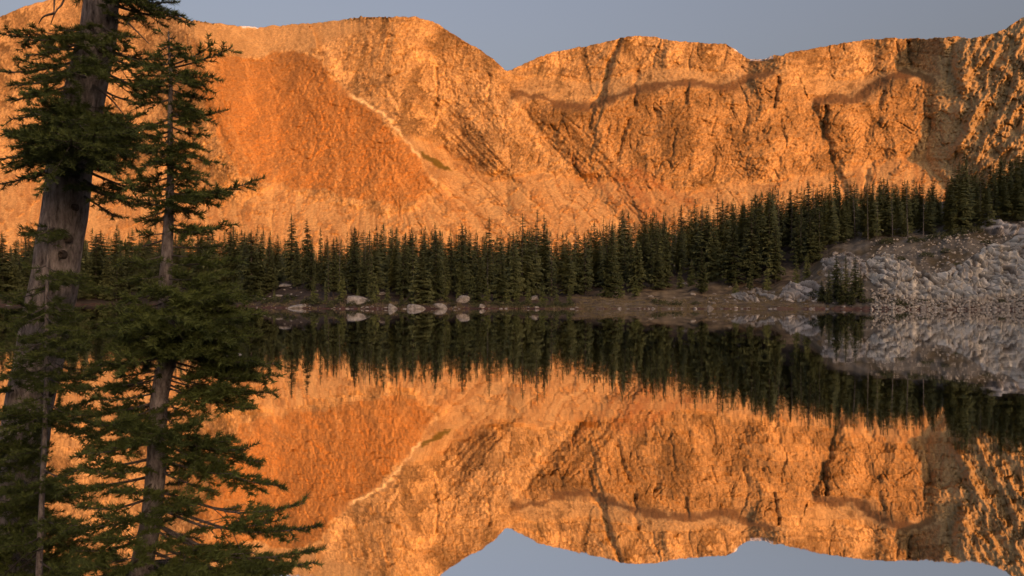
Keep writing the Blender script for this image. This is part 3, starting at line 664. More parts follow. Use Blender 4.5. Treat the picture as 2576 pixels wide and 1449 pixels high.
FIRS = [fir_meshes(20 + i, [0.115, 0.10, 0.13, 0.09, 0.12, 0.105, 0.14, 0.095, 0.11, 0.125][i], 34 + i % 4 * 3, 0.05 + 0.03 * (i % 3), [0.75, 0.6, 0.85, 0.7, 0.65][i % 5], 7) for i in range(10)]
SPARSE = [fir_meshes(60 + i, 0.105, 26, 0.12, 0.7, 5, None, 0.25) for i in range(4)]
YOUNG = [fir_meshes(80 + i, 0.17 - 0.015 * i, 26, 0.0, 0.8, 7, M_YOUNG) for i in range(4)]
SNAGS = [snag_mesh(90 + i) for i in range(5)]

def fir(x, y, z, h, wide, meshes, label, group):
    o = bpy.data.objects.new('fir_tree', None); COL.objects.link(o)
    o.location = (x, y, z - 0.15); o.scale = (h * wide, h * wide, h); o.rotation_euler = (random.uniform(-.02, .02), random.uniform(-.02, .02), random.uniform(0, 6.28))
    o.empty_display_size = 0.1
    link('trunk', meshes[1], o); link('crown', meshes[0], o)
    return tag(o, label, 'tree', group)

TOPS = [(-200, 590), (0, 600), (60, 595), (230, 568), (420, 575), (520, 580), (600, 572), (660, 578), (690, 604), (760, 604), (850, 597), (900, 574), (1000, 579), (1090, 570), (1200, 582), (1270, 600), (1310, 570), (1370, 570), (1450, 574),
        (1500, 560), (1560, 542), (1640, 539), (1700, 527), (1770, 503), (1830, 520), (1860, 512), (1920, 478), (2030, 470), (2100, 452), (2130, 478), (2200, 445), (2290, 442), (2340, 452), (2370, 474), (2420, 405), (2470, 428), (2520, 388), (2576, 358), (2800, 300)]
FRONT = [(-200, 5), (500, 5), (650, 6), (700, 20), (770, 20), (800, 5), (1000, 4), (1440, 4), (1480, 18), (1640, 25), (1720, 25), (1760, 18), (1900, 20), (2040, 22), (2080, 34), (2200, 36), (2330, 36), (2450, 34), (2800, 36)]
TOPS = [(a, b - 7) for a, b in TOPS]
tx, ty = zip(*TOPS); fx_, fy_ = zip(*FRONT)
placed = []
def free(x, y, dist):
    for a, b in placed:
        if (a - x) ** 2 + (b - y) ** 2 < dist * dist: return False
    return True
L_WOOD = 'slender dark fir in the dense wood along the far shore'
L_HILL = 'dark fir on the hillside above the pale rock slope'
L_YOUNG = 'young light green fir in front of the wood near the far shore'
ZONES = [(160, 'left of the big trunk'), (420, 'between the two foreground trunks'), (690, 'left of the boulder clearing'), (860, 'behind the boulder clearing'), (1120, 'behind the long low slab'), (1290, 'behind the tilted slab'), (1470, 'left of the brown meadow'),
         (1640, 'behind the broad full fir'), (1850, 'above the brown meadow'), (2050, 'above the rounded rock hump'), (2200, 'behind the shore clump'), (2330, 'above the ribbed rock slope'), (2460, 'below the grey streaked cliff'), (9999, 'beside the high pale shelf')]
# firs that stand out of the treeline: (column, row of the tip, metres inland, width, label)
for px, py, of, wd, ms, lab in [
    (735, 534, 34, 1.25, FIRS[2], 'tallest broad fir rising alone above the treeline beside the clearing'),
    (775, 545, 36, 0.95, FIRS[4], 'narrow tall fir just right of the tallest broad fir'),
    (808, 570, 40, 0.7, FIRS[1], 'thin short fir spire next to the narrow tall fir'),
    (1095, 553, 30, 1.0, FIRS[0], 'pointed fir rising over the wood above the tilted slab'),
    (1230, 541, 34, 1.0, FIRS[5], 'pointed fir with dense crown left of the gap in the wood'),
    (1168, 566, 34, 0.9, FIRS[3], 'short pointed fir between two taller firs in the wood'),
    (1312, 533, 30, 1.1, SPARSE[0], 'thin crowned tall fir just right of the gap in the wood'),
    (1348, 525, 34, 1.1, SPARSE[1], 'taller of two close thin crowned firs in mid wood'),
    (1366, 534, 36, 1.0, SPARSE[2], 'shorter of two close thin crowned firs in mid wood'),
    (1530, 612, 17, 1.5, FIRS[6], 'broad full fir at the wood edge above the brown meadow'),
    (1804, 480, 62, 0.8, SPARSE[3], 'very thin crowned fir spire standing above its neighbours'),
    (2105, 404, 60, 0.8, FIRS[7], 'tallest fir spire on the right hillside skyline'),
    (2430, 372, 52, 0.85, FIRS[8], 'tall fir beside the pale dead trunk on the hillside skyline')]:
    x, y, z = place(px, of); h = CAMZ + (HY - py) / F * y - z
    fir(x, y, z, h, wd, ms, lab, None); placed.append((x, y))
# clump of firs at the shore on the right
for px, of, h, wd, ms in [(2085, 3.0, 6.5, 1.1, FIRS[2]), (2105, 4.5, 8.0, 1.0, FIRS[6]), (2128, 3.0, 8.6, 1.1, FIRS[0]), (2150, 5, 8.0, 1.1, FIRS[4]), (2165, 3.0, 6.0, 1.2, FIRS[2]), (2115, 1.8, 4.6, 1.4, FIRS[9]), (2068, 4.0, 4.0, 1.5, FIRS[6]), (2142, 1.6, 4.4, 1.4, FIRS[8])]:
    x, y, z = place(px, of); fir(x, y, z, h, wd, ms, '%s fir in the close clump at the water %s' % ('low bushy' if h < 5 else 'tall' if h > 7.5 else 'middling', 'on its left side' if px < 2100 else 'in its middle' if px < 2140 else 'on its right side'), 'clump of firs at the right shore'); placed.append((x, y))
# young firs in front
for px, of, h in [(945, 5, 5.4), (975, 9, 4.5), (820, 6, 4.2), (790, 7, 5.0), (1035, 8, 6.0), (1060, 10, 6.4), (1120, 8, 5.2), (1190, 8, 5.6), (1225, 7, 4.8), (1275, 6, 5.0), (1330, 6, 5.6), (1365, 8, 6.4), (1400, 6, 4.2), (1432, 6, 4.4), (1300, 9, 6.0), (860, 9, 5.6),
                  (1712, 27, 5.6), (1740, 27, 6.2), (1775, 24, 5.5), (1560, 20, 5.8), (1600, 22, 5.0), (1930, 21, 6.0), (2005, 19, 6.5), (2030, 21, 5.2), (655, 10, 4.0), (690, 12, 3.2), (900, 7, 3.4), (1155, 9, 4.0), (1850, 20, 4.4), (520, 12, 4.5), (585, 12, 4.0), (460, 12, 5.0), (280, 12, 4.6), (1250, 11, 5.5), (1010, 5, 3.5)]:
    x, y, z = place(px, of); h *= random.uniform(.9, 1.15); fir(x, y, z, h, random.uniform(.8, 1.1), YOUNG[len(placed) % 4], '%s young light green fir %s' % ('small' if h < 4.6 else 'taller' if h > 5.8 else 'middling', near(px)), 'young firs in front of the far wood'); placed.append((x, y))
# the wood itself
cand = 0; nfir = 0
while nfir < 232 and cand < 9000:
    cand += 1
    px = random.uniform(-60, 2640); f0 = float(np.interp(px, fx_, fy_))
    of = f0 + abs(random.gauss(0, 1)) * 24 + (random.uniform(0, 10) if px > 2060 else 0)
    x, y, z = place(px, of)
    if not free(x, y, 2.3 if px < 2050 else 3.4): continue
    top = float(np.interp(px, tx, ty)); hm = CAMZ + (HY - top) / F * y - z
    if hm < 4.5: continue
    h = min((random.uniform(11, 19) if px > 640 else random.uniform(15, 25)) if px < 2060 else random.uniform(7, 13), hm * random.uniform(0.66, 1.10))
    if of < f0 + 4: h *= random.uniform(.6, .95)
    ms = random.choice(FIRS) if random.random() < 0.85 else random.choice(SPARSE)
    hillside = px > 2050
    wd = random.uniform(.85, 1.65)
    size = 'short' if h < 9 else ('tall' if h > 13 else 'middling')
    look = 'thin crowned' if ms in SPARSE else ('narrow' if wd < 1.02 else 'full')
    depth = 'at the front of the wood' if of < f0 + 12 else 'deep in the wood'
    where = next(w for lim, w in ZONES if px < lim)
    if hillside: lab = '%s %s dark fir on the hillside %s' % (size, look, where)
    else: lab = '%s %s dark fir %s %s' % (size, look, depth, where)
    fir(x, y, z, h, wd, ms, lab, 'firs on the right hillside' if hillside else 'firs of the far shore wood')
    placed.append((x, y)); nfir += 1
# the rest of the wood, further back, as one mass
VV, FF, n_ = [], [], 0
fd = []
for c_, t_ in FIRS[:6]:
    co = np.empty(len(c_.vertices) * 3, np.float32); c_.vertices.foreach_get('co', co); fd.append(co.reshape(-1, 3).reshape(-1, 3, 3)[::2].reshape(-1, 3))
for i in range(1150):
    px = random.uniform(-260, 2800) if i < 900 else random.uniform(2040, 2760); f0 = float(np.interp(px, fx_, fy_)); of = f0 + random.uniform(14, 95) if px < 2050 else f0 + random.uniform(-2, 50)
    x, y, z = place(px, of); top = float(np.interp(px, tx, ty)) + random.uniform(-5, 40) + 14 * math.sin(px / 47.0) * math.sin(px / 23.0); hm = CAMZ + (HY - top) / F * y - z
    if hm < 4 or not free(x, y, 1.4): continue
    h = min((random.uniform(12, 22) if px < 2050 else random.uniform(9, 15)) if px > 640 else random.uniform(16, 26), hm) * (1.0 if i < 900 else random.uniform(.45, .95)); w = h * random.uniform(1.1, 1.6); a = random.uniform(0, 6.28); q = fd[i % 6]
    q = np.stack([(q[:, 0] * math.cos(a) - q[:, 1] * math.sin(a)) * w + x, (q[:, 0] * math.sin(a) + q[:, 1] * math.cos(a)) * w + y, q[:, 2] * h + z - 0.2], -1)
    VV.append(q); n_ += len(q); placed.append((x, y))
tag(link('forest', mesh_np('forest', np.concatenate(VV), np.arange(n_).reshape(-1, 3), M_FIR)), 'deep mass of dark firs filling the wood behind the front trees', 'forest', None, 'stuff')
# dead trunks
for i, (px, py, of) in enumerate([(1384, 517, 40), (1450, 520, 40), (1528, 525, 46), (1838, 500, 60), (1822, 495, 60), (1765, 505, 40), (1700, 530, 48), (2150, 440, 40), (2182, 455, 30), (2205, 440, 34), (2284, 425, 32), (2340, 450, 26), (2366, 545, 22), (2440, 385, 48), (2465, 430, 40),
                                  (2500, 420, 40), (2390, 440, 40), (2048, 455, 48), (1990, 480, 50), (1960, 470, 54), (1940, 450, 60), (2112, 625, 24), (2320, 470, 30), (2245, 470, 36), (1240, 575, 30), (920, 560, 34), (855, 590, 20), (1225, 620, 18), (2160, 640, 6), (2080, 600, 20), (2015, 520, 34), (2540, 440, 38)]):
    x, y, z = place(px, of); h = CAMZ + (HY - py) / F * y - z
    if h < 2: h = 6
    if px > 2050 and i % 5 == 1: continue
    if px > 2050: h *= .8
    o = link('dead_tree', SNAGS[i % 5]); o.location = (x, y, z - .1); o.scale = (min(h, 9), min(h, 9), h * (1.0 if i % 3 else 0.8)); o.rotation_euler = (random.uniform(-.03, .03), random.uniform(-.05, .05), i * 1.3)
    tag(o, '%s bare grey dead trunk %s' % ('short' if h < 9 else 'tall', next(w for lim, w in ZONES if px < lim)), 'dead tree', 'dead trunks on the right hillside' if px > 2050 else 'dead trunks in the far wood')
# low shrubs along the bank
def shrub_mesh(seed):
    r = np.random.default_rng(seed); n_ = 420
    d = r.normal(size=(n_, 3)); d /= np.linalg.norm(d, axis=1)[:, None]; d[:, 2] = np.abs(d[:, 2]); rr = r.uniform(.45, 1, n_) ** .5
    c_ = d * rr[:, None] * (1 + .25 * np.sin(d[:, :1] * 5 + seed)); e1 = r.normal(size=(n_, 3)) * .11; e2 = r.normal(size=(n_, 3)) * .11
    return mesh_np('shrub', np.stack([c_, c_ + e1, c_ + e2], 1).reshape(-1, 3), np.arange(3 * n_).reshape(-1, 3), M_SHRUB)
SHR = [shrub_mesh(i) for i in range(4)]
for i, (px, of, s) in enumerate([(850, 4, 1.3), (885, 3, 1.0), (930, 3, 1.1), (690, 6, 1.5), (730, 8, 1.6), (780, 5, 1.5), (800, 4, 1.4), (640, 6, 1.4), (1015, 4, 1.0), (1185, 4, 1.2), (1245, 4, 1.1), (1290, 3, 1.2), (1320, 4, 1.3), (1360, 3, 1.2), (1400, 4, 1.5), (1430, 4, 1.3), (1655, 7, 1.4), (1700, 6, 1.3), (1750, 9, 1.0),
                                 (2055, 6, 1.6), (2185, 3, 1.1), (2270, 2, 1.2), (2255, 3, 0.9), (2330, 20, 1.3), (2360, 30, 1.8), (2410, 30, 2.0), (2450, 30, 1.6), (2230, 30, 1.6), (2300, 30, 1.5), (2240, 9, 0.7), (2290, 14, 0.8), (2350, 8, 0.7), (2405, 16, 0.8), (2440, 6, 0.7), (2500, 12, 0.9), (2540, 20, 1.0), (2210, 16, 0.9), (2265, 20, 0.9), (2380, 21, 1.0), (2480, 25, 1.1), (2320, 4, 0.7), (2520, 4, 0.8),
                                 (830, 2, .8), (905, 2, .7), (1000, 2, .8), (1085, 3, .9), (1140, 3, .8), (1200, 2.5, .8), (1265, 2.5, .9), (1305, 2, .8), (1345, 2, .9), (1385, 2, .8), (1415, 2.5, .9), (770, 4, 1.0), (720, 4, 1.0), (670, 4, 1.1), (600, 8, 1.3), (560, 8, 1.3), (1130, 6, 1.0), (970, 5, 1.1)]):
    x, y, z = place(px, of); o = link('shrub', SHR[i % 4]); o.location = (x, y, z - .1); o.scale = (s * 1.3, s, s * .75); o.rotation_euler = (0, 0, i)
    tag(o, '%s low green shrub %s' % ('wide' if s > 1.25 else 'small', near(px)), 'shrub', 'shrubs on the right hillside' if px > 2050 else 'shrubs on the far bank')

# dry grass along the bank, uncountable
gr = np.random.default_rng(5); GP = []
for i in range(1300):
    px = gr.uniform(600, 2120) if i % 3 else gr.uniform(1440, 2080); of = abs(gr.normal()) * 5 + 0.3
    if px > 1440: of = gr.uniform(0.4, 18)
    GP.append(place(px, of))
GP = np.array(GP); nb_ = 7; idx = np.repeat(np.arange(len(GP)), nb_); n_ = len(idx)
p_ = GP[idx] + np.stack([gr.normal(size=n_) * .25, gr.normal(size=n_) * .25, np.full(n_, -.05)], -1)
tip = p_ + np.stack([gr.normal(size=n_) * .15, gr.normal(size=n_) * .15, gr.uniform(.15, .5, n_)], -1); wv = np.stack([gr.uniform(.04, .09, n_), gr.normal(size=n_) * .03, np.zeros(n_)], -1)
M_GRASS = foliage_mat('dry_grass', (0.13, 0.095, 0.045), (0.27, 0.21, 0.11), 0.7)
tag(link('grass', mesh_np('grass', np.stack([p_ - wv, p_ + wv, tip], 1).reshape(-1, 3), np.arange(3 * n_).reshape(-1, 3), M_GRASS)), 'dry brown grass tufts scattered along the far bank', 'grass', None, 'stuff')

# ------------------------------------------------------------------ foreground firs
def spline(pts, n_):
    """smooth path through control points"""
    pts = np.asarray(pts, float); t = np.linspace(0, len(pts) - 1, n_); i = np.clip(t.astype(int), 0, len(pts) - 2); f = (t - i)[:, None]
    p0 = pts[np.maximum(i - 1, 0)]; p1 = pts[i]; p2 = pts[i + 1]; p3 = pts[np.minimum(i + 2, len(pts) - 1)]
    return 0.5 * ((2 * p1) + (-p0 + p2) * f + (2 * p0 - 5 * p1 + 4 * p2 - p3) * f ** 2 + (-p0 + 3 * p1 - 3 * p2 + p3) * f ** 3)

def trunk_mesh(path, rad, seg, rough, seed, mat):
    v, f = tube(path, rad, seg); v = v.reshape(len(path), seg, 3); c_ = np.asarray(path)[:, None, :]
    a = np.arange(seg)[None, :] / seg * 2 * math.pi; z = v[:, :, 2]
    nz = perlin(np.cos(a) * 2.2 + z * 1.7, np.sin(a) * 2.2 + z * 2.3, seed) + 0.6 * perlin(np.cos(a) * 6 + z * 3, np.sin(a) * 6 - z * 3, seed + 1)
    v = c_ + (v - c_) * (1 + rough * nz)[..., None]
    return mesh_np('trunk', v.reshape(-1, 3), f, mat, True)

def needles(segs, r, dens, nl):
    """segs (k,2,3): twigs; returns needle triangles set round each twig"""
    segs = np.asarray(segs); d = segs[:, 1] - segs[:, 0]; L = np.linalg.norm(d, axis=1); d = d / (L[:, None] + 1e-9)
    cnt = np.maximum((L * dens).astype(int), 3); idx = np.repeat(np.arange(len(segs)), cnt); n_ = len(idx)
    u = r.random(n_); p = segs[idx, 0] + (segs[idx, 1] - segs[idx, 0]) * u[:, None]; ax = d[idx]
    up = np.array([0, 0, 1.0]); sd = np.cross(ax, up); sd /= np.linalg.norm(sd, axis=1)[:, None] + 1e-6; vv = np.cross(sd, ax)
    th = r.uniform(-2.5, 2.5, n_)                                   # brushed upwards and to the sides
    rad = np.sin(th)[:, None] * sd + np.cos(th)[:, None] * vv
    dr = ax * r.uniform(.35, .9, n_)[:, None] + rad * r.uniform(.7, 1.0, n_)[:, None]; dr /= np.linalg.norm(dr, axis=1)[:, None]
    ln = nl * r.uniform(.7, 1.15, n_)
    w = np.cross(dr, r.normal(size=(n_, 3))); w /= np.linalg.norm(w, axis=1)[:, None] + 1e-6; w *= (nl * 0.085)
    return np.stack([p - w, p + w, p + dr * ln[:, None]], 1)

def make_branch(parent, p0, p1, r, fol=0.25, thick=0.010, spread=0.36, sag=0.06, dens=260, nl=0.026, step=0.045, mat=None, lift=0.0):
    p0 = np.array(p0); p1 = np.array(p1); L = np.linalg.norm(p1 - p0)
    mid = (p0 + p1) / 2 + np.array([r.normal() * .03 * L, r.normal() * .05 * L, -sag * L + lift * L])
    q = (p0 * .3 + mid * .7); path = spline([p0, (p0 + mid) / 2 + np.array([0, 0, -.01 * L]), mid, (mid + p1) / 2 + np.array([0, 0, -.02 * L]), p1], 14)
    tv, tf = tube(path, np.linspace(thick, thick * .25, 14), 6)
    WV, WF, nw = [tv], [tf], len(tv); segs = []
    cum = np.concatenate([[0], np.cumsum(np.linalg.norm(np.diff(path, axis=0), axis=1))]); tot = cum[-1]
    def pos(s):
        s = s * tot; return np.array([np.interp(s, cum, path[:, k]) for k in range(3)])
    def add_path(pp, r0, bare_wood=True):
        nonlocal nw
        if bare_wood:
            v, f = tube(pp, np.linspace(r0, r0 * .35, len(pp)), 4); WV.append(v); WF.append(f + nw); nw += len(v)
    k = 0
    if fol < 1:
        ss = np.linspace(fol + (1 - fol) * .25, 1, 6)
        for a, b in zip(ss[:-1], ss[1:]): segs.append((pos(a), pos(b)))
    s = max(fol - .12, 0.08)
    while s < 0.985:
        o = pos(s); ax = pos(min(s + .05, 1)) - pos(max(s - .05, 0)); ax /= np.linalg.norm(ax) + 1e-9
        lat = np.cross(ax, (0, 0, 1.0)); nn = np.linalg.norm(lat)
        lat = lat / nn if nn > .05 else np.array([1.0, 0, 0]); upv = np.cross(lat, ax)
        sg = 1 if k % 2 else -1; k += 1
        env = min(1.0, (1.08 - s) / 0.65) * min(1.0, (s + .25) / .6)
        tl = max(1.25 * spread * tot * env * r.uniform(.6, 1.2), 0.07); tl = min(tl, 0.45)
        d = ax * r.uniform(.55, .95) + lat * sg * r.uniform(.6, 1.0) + upv * r.normal() * .33; d /= np.linalg.norm(d)
        e = o + d * tl; m_ = (o + e) / 2 + np.array([0, 0, -.05 * tl + r.normal() * .02 * tl]); e[2] -= .10 * tl * r.uniform(-.3, 1.6)
        leafy = s > fol or r.random() < .5
        add_path(np.array([o, m_, e]), thick * .32)
        if leafy or r.random() < .25:
            a0 = .12 if s > fol + .15 else .45
            pa = o + (m_ - o) * 2 * a0 if a0 < .5 else m_
            segs.append((pa, m_)); segs.append((m_, e))
            t = .25 if a0 < .3 else .5; kk = 0
            while t < .95 and tl > .09:
                oo = o + (m_ - o) * t * 2 if t < .5 else m_ + (e - m_) * (t - .5) * 2
                l2 = np.cross(d, (0, 0, 1.0)); l2 /= np.linalg.norm(l2) + 1e-6; s2 = 1 if kk % 2 else -1; kk += 1
                d2 = d * r.uniform(.6, 1) + l2 * s2 * r.uniform(.5, .95) + np.array([0, 0, r.normal() * .3 - .08]); d2 /= np.linalg.norm(d2)
                t2 = max(.6 * tl * (1.1 - t) * r.uniform(.6, 1.2), .045); e2 = oo + d2 * t2
                segs.append((oo, e2)); t += step * .8 / tl * r.uniform(.8, 1.3)
        s += step / tot * r.uniform(.75, 1.3)
    br = link('branch', mesh_np('branch', np.concatenate(WV), np.concatenate(WF), mat or M_TWIG, True), parent)
    tri = needles(np.array(segs), r, dens, nl)
    nd = link('needles', mesh_np('needles', tri.reshape(-1, 3), np.arange(len(tri) * 3).reshape(-1, 3), M_NEEDLE), br)
    return len(tri)

def bare_twig(parent, pts, r0):
    p_ = spline(pts, 8); v, f = tube(p_, np.linspace(r0, r0 * .3, 8), 5)
    link('twig', mesh_np('twig', v, f, M_TWIG, True), parent)

def fg_tree(name, label, ctrl, depth, seg, mat, rough, seed):
    """ctrl: (row, column, width) down the trunk in view units; the trunk's foot is set into the bank"""
    o = bpy.data.objects.new(name, None); COL.objects.link(o); o.empty_display_size = .2
    tag(o, label, 'tree')
    ys = [c_[0] for c_ in ctrl]; xs_ = [c_[1] for c_ in ctrl]; ws = [c_[2] for c_ in ctrl]
    P = [np.array(at(x, y, depth)) for y, x, w in ctrl]; Rr = [w * (0.93 if w > 60 else 1.0) / 2 / F * depth for y, x, w in ctrl]
    n_ = 10 * len(P); path = spline(P, n_); rad = np.interp(np.linspace(0, len(P) - 1, n_), range(len(P)), Rr)
    link('trunk', trunk_mesh(path, rad, seg, rough, seed, mat), o)
    def on(row): return np.array(at(float(np.interp(row, ys, xs_)), row, depth))
    return o, on

def to_view(px, py, depth): return np.array(at(px, py, depth))

ntri = 0
# --- the big leaning fir
DB = 5.2
big, onb = fg_tree('fir_tree', 'large leaning fir with thick grey scaly trunk on the near bank',
    [(-1500, 400, 6), (-900, 350, 36), (-400, 305, 62), (-60, 268, 82), (0, 257, 86), (100, 245, 92), (171, 228, 98), (400, 180, 112), (500, 168, 112), (565, 158, 112), (620, 149, 114), (717, 136, 116), (794, 118, 116), (909, 98, 118), (1009, 76, 116), (1089, 64, 118), (1170, 54, 118), (1230, 46, 118), (1449, 22, 126), (1800, 0, 150)], DB, 28, M_BARK, 0.05, 3)
r = np.random.default_rng(11)
# (row on trunk, tip column, tip row, how far the tip comes towards the viewer in metres, start of foliage, twig spread)
for row, tx_, ty_, dd, fo, sp in [
    (70, -10, 84, .1, .25, .30), (75, 60, 100, .3, .25, .3), (60, 150, 75, .25, .2, .35), (95, 62, 140, .25, .3, .28), (110, 120, 118, .35, .2, .35), (140, -15, 180, .2, .35, .26), (165, 20, 215, .3, .35, .28), (190, 20, 252, .25, .4, .25), (215, 60, 235, .4, .3, .3),
    (235, 26, 300, .3, .35, .28), (260, 70, 275, .4, .25, .32), (280, 12, 335, .35, .3, .28), (300, 50, 352, .45, .25, .32), (335, -15, 402, .3, .4, .24), (350, 70, 395, .45, .3, .3), (400, -8, 464, .15, .35, .2), (405, 60, 445, .3, .4, .24),
    (310, 240, 335, .75, .15, .42), (320, 180, 345, .85, .15, .42), (345, 215, 385, .6, .2, .36), (290, 280, 330, .5, .25, .36), (255, 170, 300, .7, .2, .36), (150, 150, 185, .55, .2, .36), (345, 130, 400, .6, .2, .34),
    (0, 465, 38, .1, .45, .28), (-20, 440, 5, .15, .35, .3), (-40, 400, 25, .2, .35, .3), (20, 345, 45, .2, .3, .28), (60, 330, 92, .25, .3, .3), (110, 425, 175, .15, .35, .3), (120, 350, 165, .3, .3, .34), (125, 395, 150, -.1, .35, .3), (165, 445, 235, .1, .45, .28), (175, 390, 215, .2, .4, .3), (200, 350, 260, -.2, .6, .2),
    (285, 385, 382, .2, .35, .24), (310, 320, 345, .35, .25, .3), (395, 272, 428, .2, .35, .3), (410, 372, 480, .1, .45, .26), (430, 350, 515, .2, .4, .3), (440, 300, 495, .3, .35, .32), (465, 305, 548, .1, .5, .16), (-80, 330, -10, .3, .3, .3), (-100, 200, -20, .4, .3, .3), (-70, 480, 60, -.2, .4, .25),
    
    (560, 75, 590, .35, .3, .3), (690, 195, 695, .45, .2, .28), (760, 60, 790, .5, .2, .34), (780, 175, 815, .5, .2, .34),
    (900, -20, 960, .3, .3, .3), (1010, 60, 1040, .7, .2, .4), (1110, -10, 1130, .5, .2, .4), (1200, 100, 1220, .6, .15, .4), (1240, 10, 1270, .6, .15, .4), (1300, 130, 1320, .6, .15, .4), (1340, 40, 1380, .6, .15, .4), (1380, 160, 1420, .5, .2, .4), (1430, 80, 1450, .6, .15, .4)]:
    p0 = onb(row); p1 = to_view(tx_, ty_, DB - dd * 1.3)
    ntri += make_branch(big, p0, p1, r, fo, 0.011, sp * .85, 0.05, 520, 0.034, 0.042)
for row in np.arange(-120, 400, 95):
    a = r.uniform(0, 6.28); L_ = r.uniform(90, 190); ntri += make_branch(big, onb(row), to_view(float(onb(row)[0] / DB * F + CX) + L_ * math.cos(a), row + r.uniform(5, 50), DB - L_ / F * DB * abs(math.sin(a)) - .1), r, .2, .009, .34, .05, 520, .034, .042)
for row in np.arange(850, 1460, 60):
    a = r.uniform(0, 6.28); L_ = r.uniform(80, 170); ntri += make_branch(big, onb(row), to_view(float(onb(row)[0] / DB * F + CX) + L_ * math.cos(a), row + r.uniform(5, 50), DB - L_ / F * DB * abs(math.sin(a)) - .15), r, .2, .009, .36, .05, 520, .034, .042)
for pts in [[(165, -40, 4.9), (160, 5, 4.9), (140, 30, 4.85), (128, 62, 4.9)], [(138, -30, 4.9), (137, 10, 4.9), (136, 34, 4.85)], [(136, 34, 4.85), (110, 42, 4.9), (98, 60, 4.95)], [(215, 195, 5.0), (170, 180, 4.8), (130, 185, 4.7)], [(235, 215, 5.1), (280, 250, 5.0), (320, 300, 5.0)], [(290, 30, 5.1), (335, 70, 5.0), (375, 110, 5.0)],
            [(30, 1300, 5.0), (60, 1340, 4.6), (0, 1375, 4.4)], [(10, 1449, 4.8), (60, 1400, 4.5), (110, 1380, 4.3)], [(50, 1430, 4.8), (90, 1395, 4.5), (120, 1330, 4.4)]]:
    bare_twig(big, [to_view(*q) for q in pts], 0.008)
for px, py, rr in [(137, 517, .012), (187, 521, .013), (156, 640, .017), (190, 440, .013), (250, 120, .018), (118, 980, .03), (60, 1150, .03), (170, 600, .015)]:      # branch scars
    p_ = to_view(px, py, DB - float(np.interp(py, [0, 500, 1449], [.10, .125, .145])) * .88); ring = []
    a = np.arange(10) * .6283
    v = np.concatenate([p_ + np.stack([rr * k * np.cos(a), np.full(10, dy), 1.5 * rr * k * np.sin(a)], -1) for k, dy in [(1.25, .03), (1.0, -.016), (.7, -.02), (.45, .0), (.05, .012)]])
    link('knot', mesh_np('knot', v, grid_faces(5, 10, True), M_KNOT, True), big)
